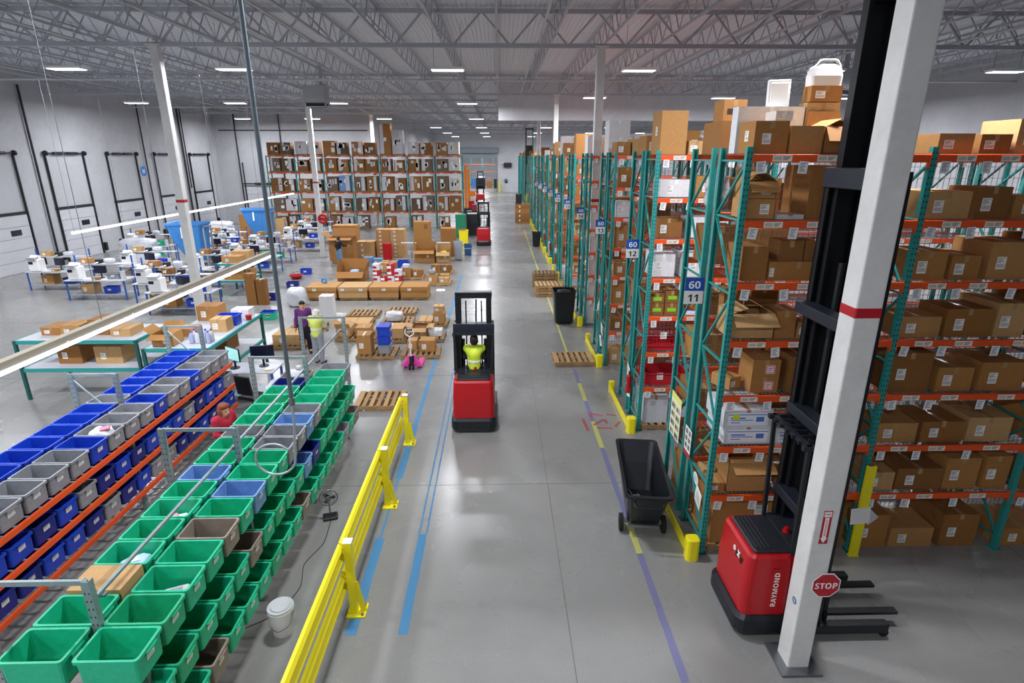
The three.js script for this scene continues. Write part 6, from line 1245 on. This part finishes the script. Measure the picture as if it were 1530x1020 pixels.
// ---------------------------------------------------------------- far end of the aisle
{
  const t = thing('mast_lift', 'orange upright mast lift far down the aisle', 'lift', [-3.35, 0, -64.8]);
  const org = S(0xf08a12, 0.45);
  part(t, 'mast', boxes([[0.28, 5.0, 0.4, -0.28, 2.6, 0], [0.24, 4.6, 0.4, 0.06, 2.4, 0], [0.5, 0.12, 0.3, -0.1, 5.05, 0]]), org); part(t, 'platform', boxes([[0.7, 0.08, 0.7, 0.45, 1.9, 0.1], [0.05, 1.0, 0.05, 0.78, 2.4, 0.4], [0.05, 1.0, 0.05, 0.12, 2.4, 0.4], [0.7, 0.05, 0.05, 0.45, 2.9, 0.4], [0.7, 0.05, 0.05, 0.45, 2.4, 0.4], [0.7, 0.5, 0.04, 0.45, 2.15, 0.42]]), org);
  part(t, 'base', RB(1.1, 0.5, 1.2, 0.06), mat.dark, [0, 0.35, 0]); part(t, 'power_pack', RB(0.6, 0.9, 0.5, 0.05), mat.redPaint, [0.35, 0.95, 0.3]); for (const s of [-1, 1]) part(t, 'wheel', C(0.14, 0.1, 16), mat.rubber, [s * 0.5, 0.14, 0.45], [0, 0, Math.PI / 2]);
  const f = thing('forklift', 'black forklift with red seat box far down the aisle', 'forklift', [-2.6, 0, -83]);
  part(f, 'chassis', RB(1.2, 0.8, 1.8, 0.1), mat.redPaint, [0, 0.65, 0.2]); part(f, 'overhead_guard', boxes([[1.1, 0.08, 1.2, 0, 2.2, 0], [0.08, 1.3, 0.08, 0.5, 1.55, 0.55], [0.08, 1.3, 0.08, -0.5, 1.55, 0.55], [0.08, 1.3, 0.08, 0.5, 1.55, -0.55], [0.08, 1.3, 0.08, -0.5, 1.55, -0.55]]), mat.black); part(f, 'mast', boxes([[0.12, 4.0, 0.14, -0.4, 2.1, -0.9], [0.12, 4.0, 0.14, 0.4, 2.1, -0.9], [0.9, 0.14, 0.1, 0, 4.0, -0.9], [0.9, 0.14, 0.1, 0, 2.2, -0.9]]), mat.dark); part(f, 'load', RB(1.3, 1.5, 0.9, 0.03), mat.dark, [0, 2.4, -1.5]); for (const [a, b] of [[-1, 0.8], [1, 0.8], [-1, -0.5], [1, -0.5]]) part(f, 'wheel', C(0.26, 0.2, 18), mat.rubber, [a * 0.52, 0.26, b], [0, 0, Math.PI / 2]);
  const g = thing('bollard', 'yellow bollard at the right of the roller door', 'bollard', [0.2, 0, ZB + 1.2]); part(g, 'post', mg([[C(0.14, 1.9, 18), [0, 0.95, 0]], [new THREE.SphereGeometry(0.14, 16, 8), [0, 1.9, 0]]]), mat.yellow); part(g, 'base', C(0.2, 0.02, 18), mat.steel, [0, 0.01, 0]);
  const e = thing('wall_equipment', 'dark camera-like unit on the white wall beside the roller door', 'equipment', [1.6, 4.6, ZB + 0.5]); part(e, 'housing', RB(1.4, 0.8, 0.6, 0.1), mat.dark, [0, 0, 0]); part(e, 'arm', bar([-0.6, 0.3, 0], [-1.1, 0.2, -0.1], 0.12), mat.steel); part(e, 'mount', B(0.4, 0.4, 0.25), mat.steel, [0, 0, -0.25]);
  const e2 = thing('wall_equipment', 'small dark box low on the white wall beside the roller door', 'equipment', [1.3, 1.9, ZB + 0.3]); part(e2, 'housing', RB(0.5, 0.6, 0.25, 0.05), mat.dark, [0, 0, 0]); part(e2, 'screen', B(0.3, 0.2, 0.01), mat.sky, [0, 0.1, 0.13]);
  // goods in the room behind the door
  for (let i = 0; i < 5; i++) { const x = -6.4 + i * 1.5; pallet2(`pallet in the room beyond the roller door, ${ORD[i]} across`, [x, 0, -117 - (i % 2) * 3], 0, 'pallets beyond the door', mat.woodB); carton(x, 0.135, -117 - (i % 2) * 3, 1.1, 1.2 + (i % 3) * 0.5, 0.9, `wrapped ${['grey', 'blue', 'white', 'brown', 'dark'][i]} load in the room beyond the roller door`, { m: [mat.greyTote, mat.hopper, mat.white, CARD[0], mat.dark][i], plain: true, group: 'loads beyond the door' }); }
  rackRun('storage rack in the room beyond the roller door', -8.3, -128, [2.38, 2.38, 2.38, 2.38], 0, false, [1.5, 3.0, 4.5], 'racks beyond the door');
}
// tall green mast of a picker standing between far rows
{
  const t = thing('order_picker', 'dark green order picker mast rising above the far racks', 'lift', [3.4, 0, RZ(14) + 1.3]);
  const gm = S(0x25443c, 0.5);
  part(t, 'mast', boxes([[0.14, 9.0, 0.2, -0.38, 4.5, 0], [0.14, 9.0, 0.2, 0.38, 4.5, 0], [0.9, 0.16, 0.2, 0, 8.9, 0], [0.9, 0.16, 0.2, 0, 6.4, 0], [0.9, 0.16, 0.2, 0, 3.2, 0]]), gm); part(t, 'cabin', RB(0.9, 2.0, 0.9, 0.05), mat.dark, [0, 6.2, -0.55]); part(t, 'base', RB(1.0, 0.6, 1.2, 0.05), gm, [0, 0.4, -0.3]); for (const s of [-1, 1]) part(t, 'wheel', C(0.12, 0.1, 14), mat.rubber, [s * 0.4, 0.12, 0.2], [0, 0, Math.PI / 2]);
}

{ // white bucket by the rack edge at the front
  const t = thing('bucket', 'white round bucket on the floor beside the near end of the tote rack', 'bucket', [-2.9, 0, -6.1]);
  part(t, 'bucket_body', new THREE.LatheGeometry([[0, 0], [0.13, 0], [0.16, 0.36], [0.17, 0.36], [0.17, 0.39], [0.15, 0.39], [0.125, 0.02], [0, 0.02]].map(p => new THREE.Vector2(...p)), 26), mat.white);
  part(t, 'lid', mg([[C(0.165, 0.02, 26), [0, 0.4, 0]], [C(0.12, 0.015, 26), [0, 0.415, 0]]]), mat.film);
  part(t, 'bail', tube([[-0.17, 0.34, 0], [-0.13, 0.2, 0.12], [0, 0.15, 0.18], [0.13, 0.2, 0.12], [0.17, 0.34, 0]], 0.005), mat.steel);
}
renderer.render(scene, camera);
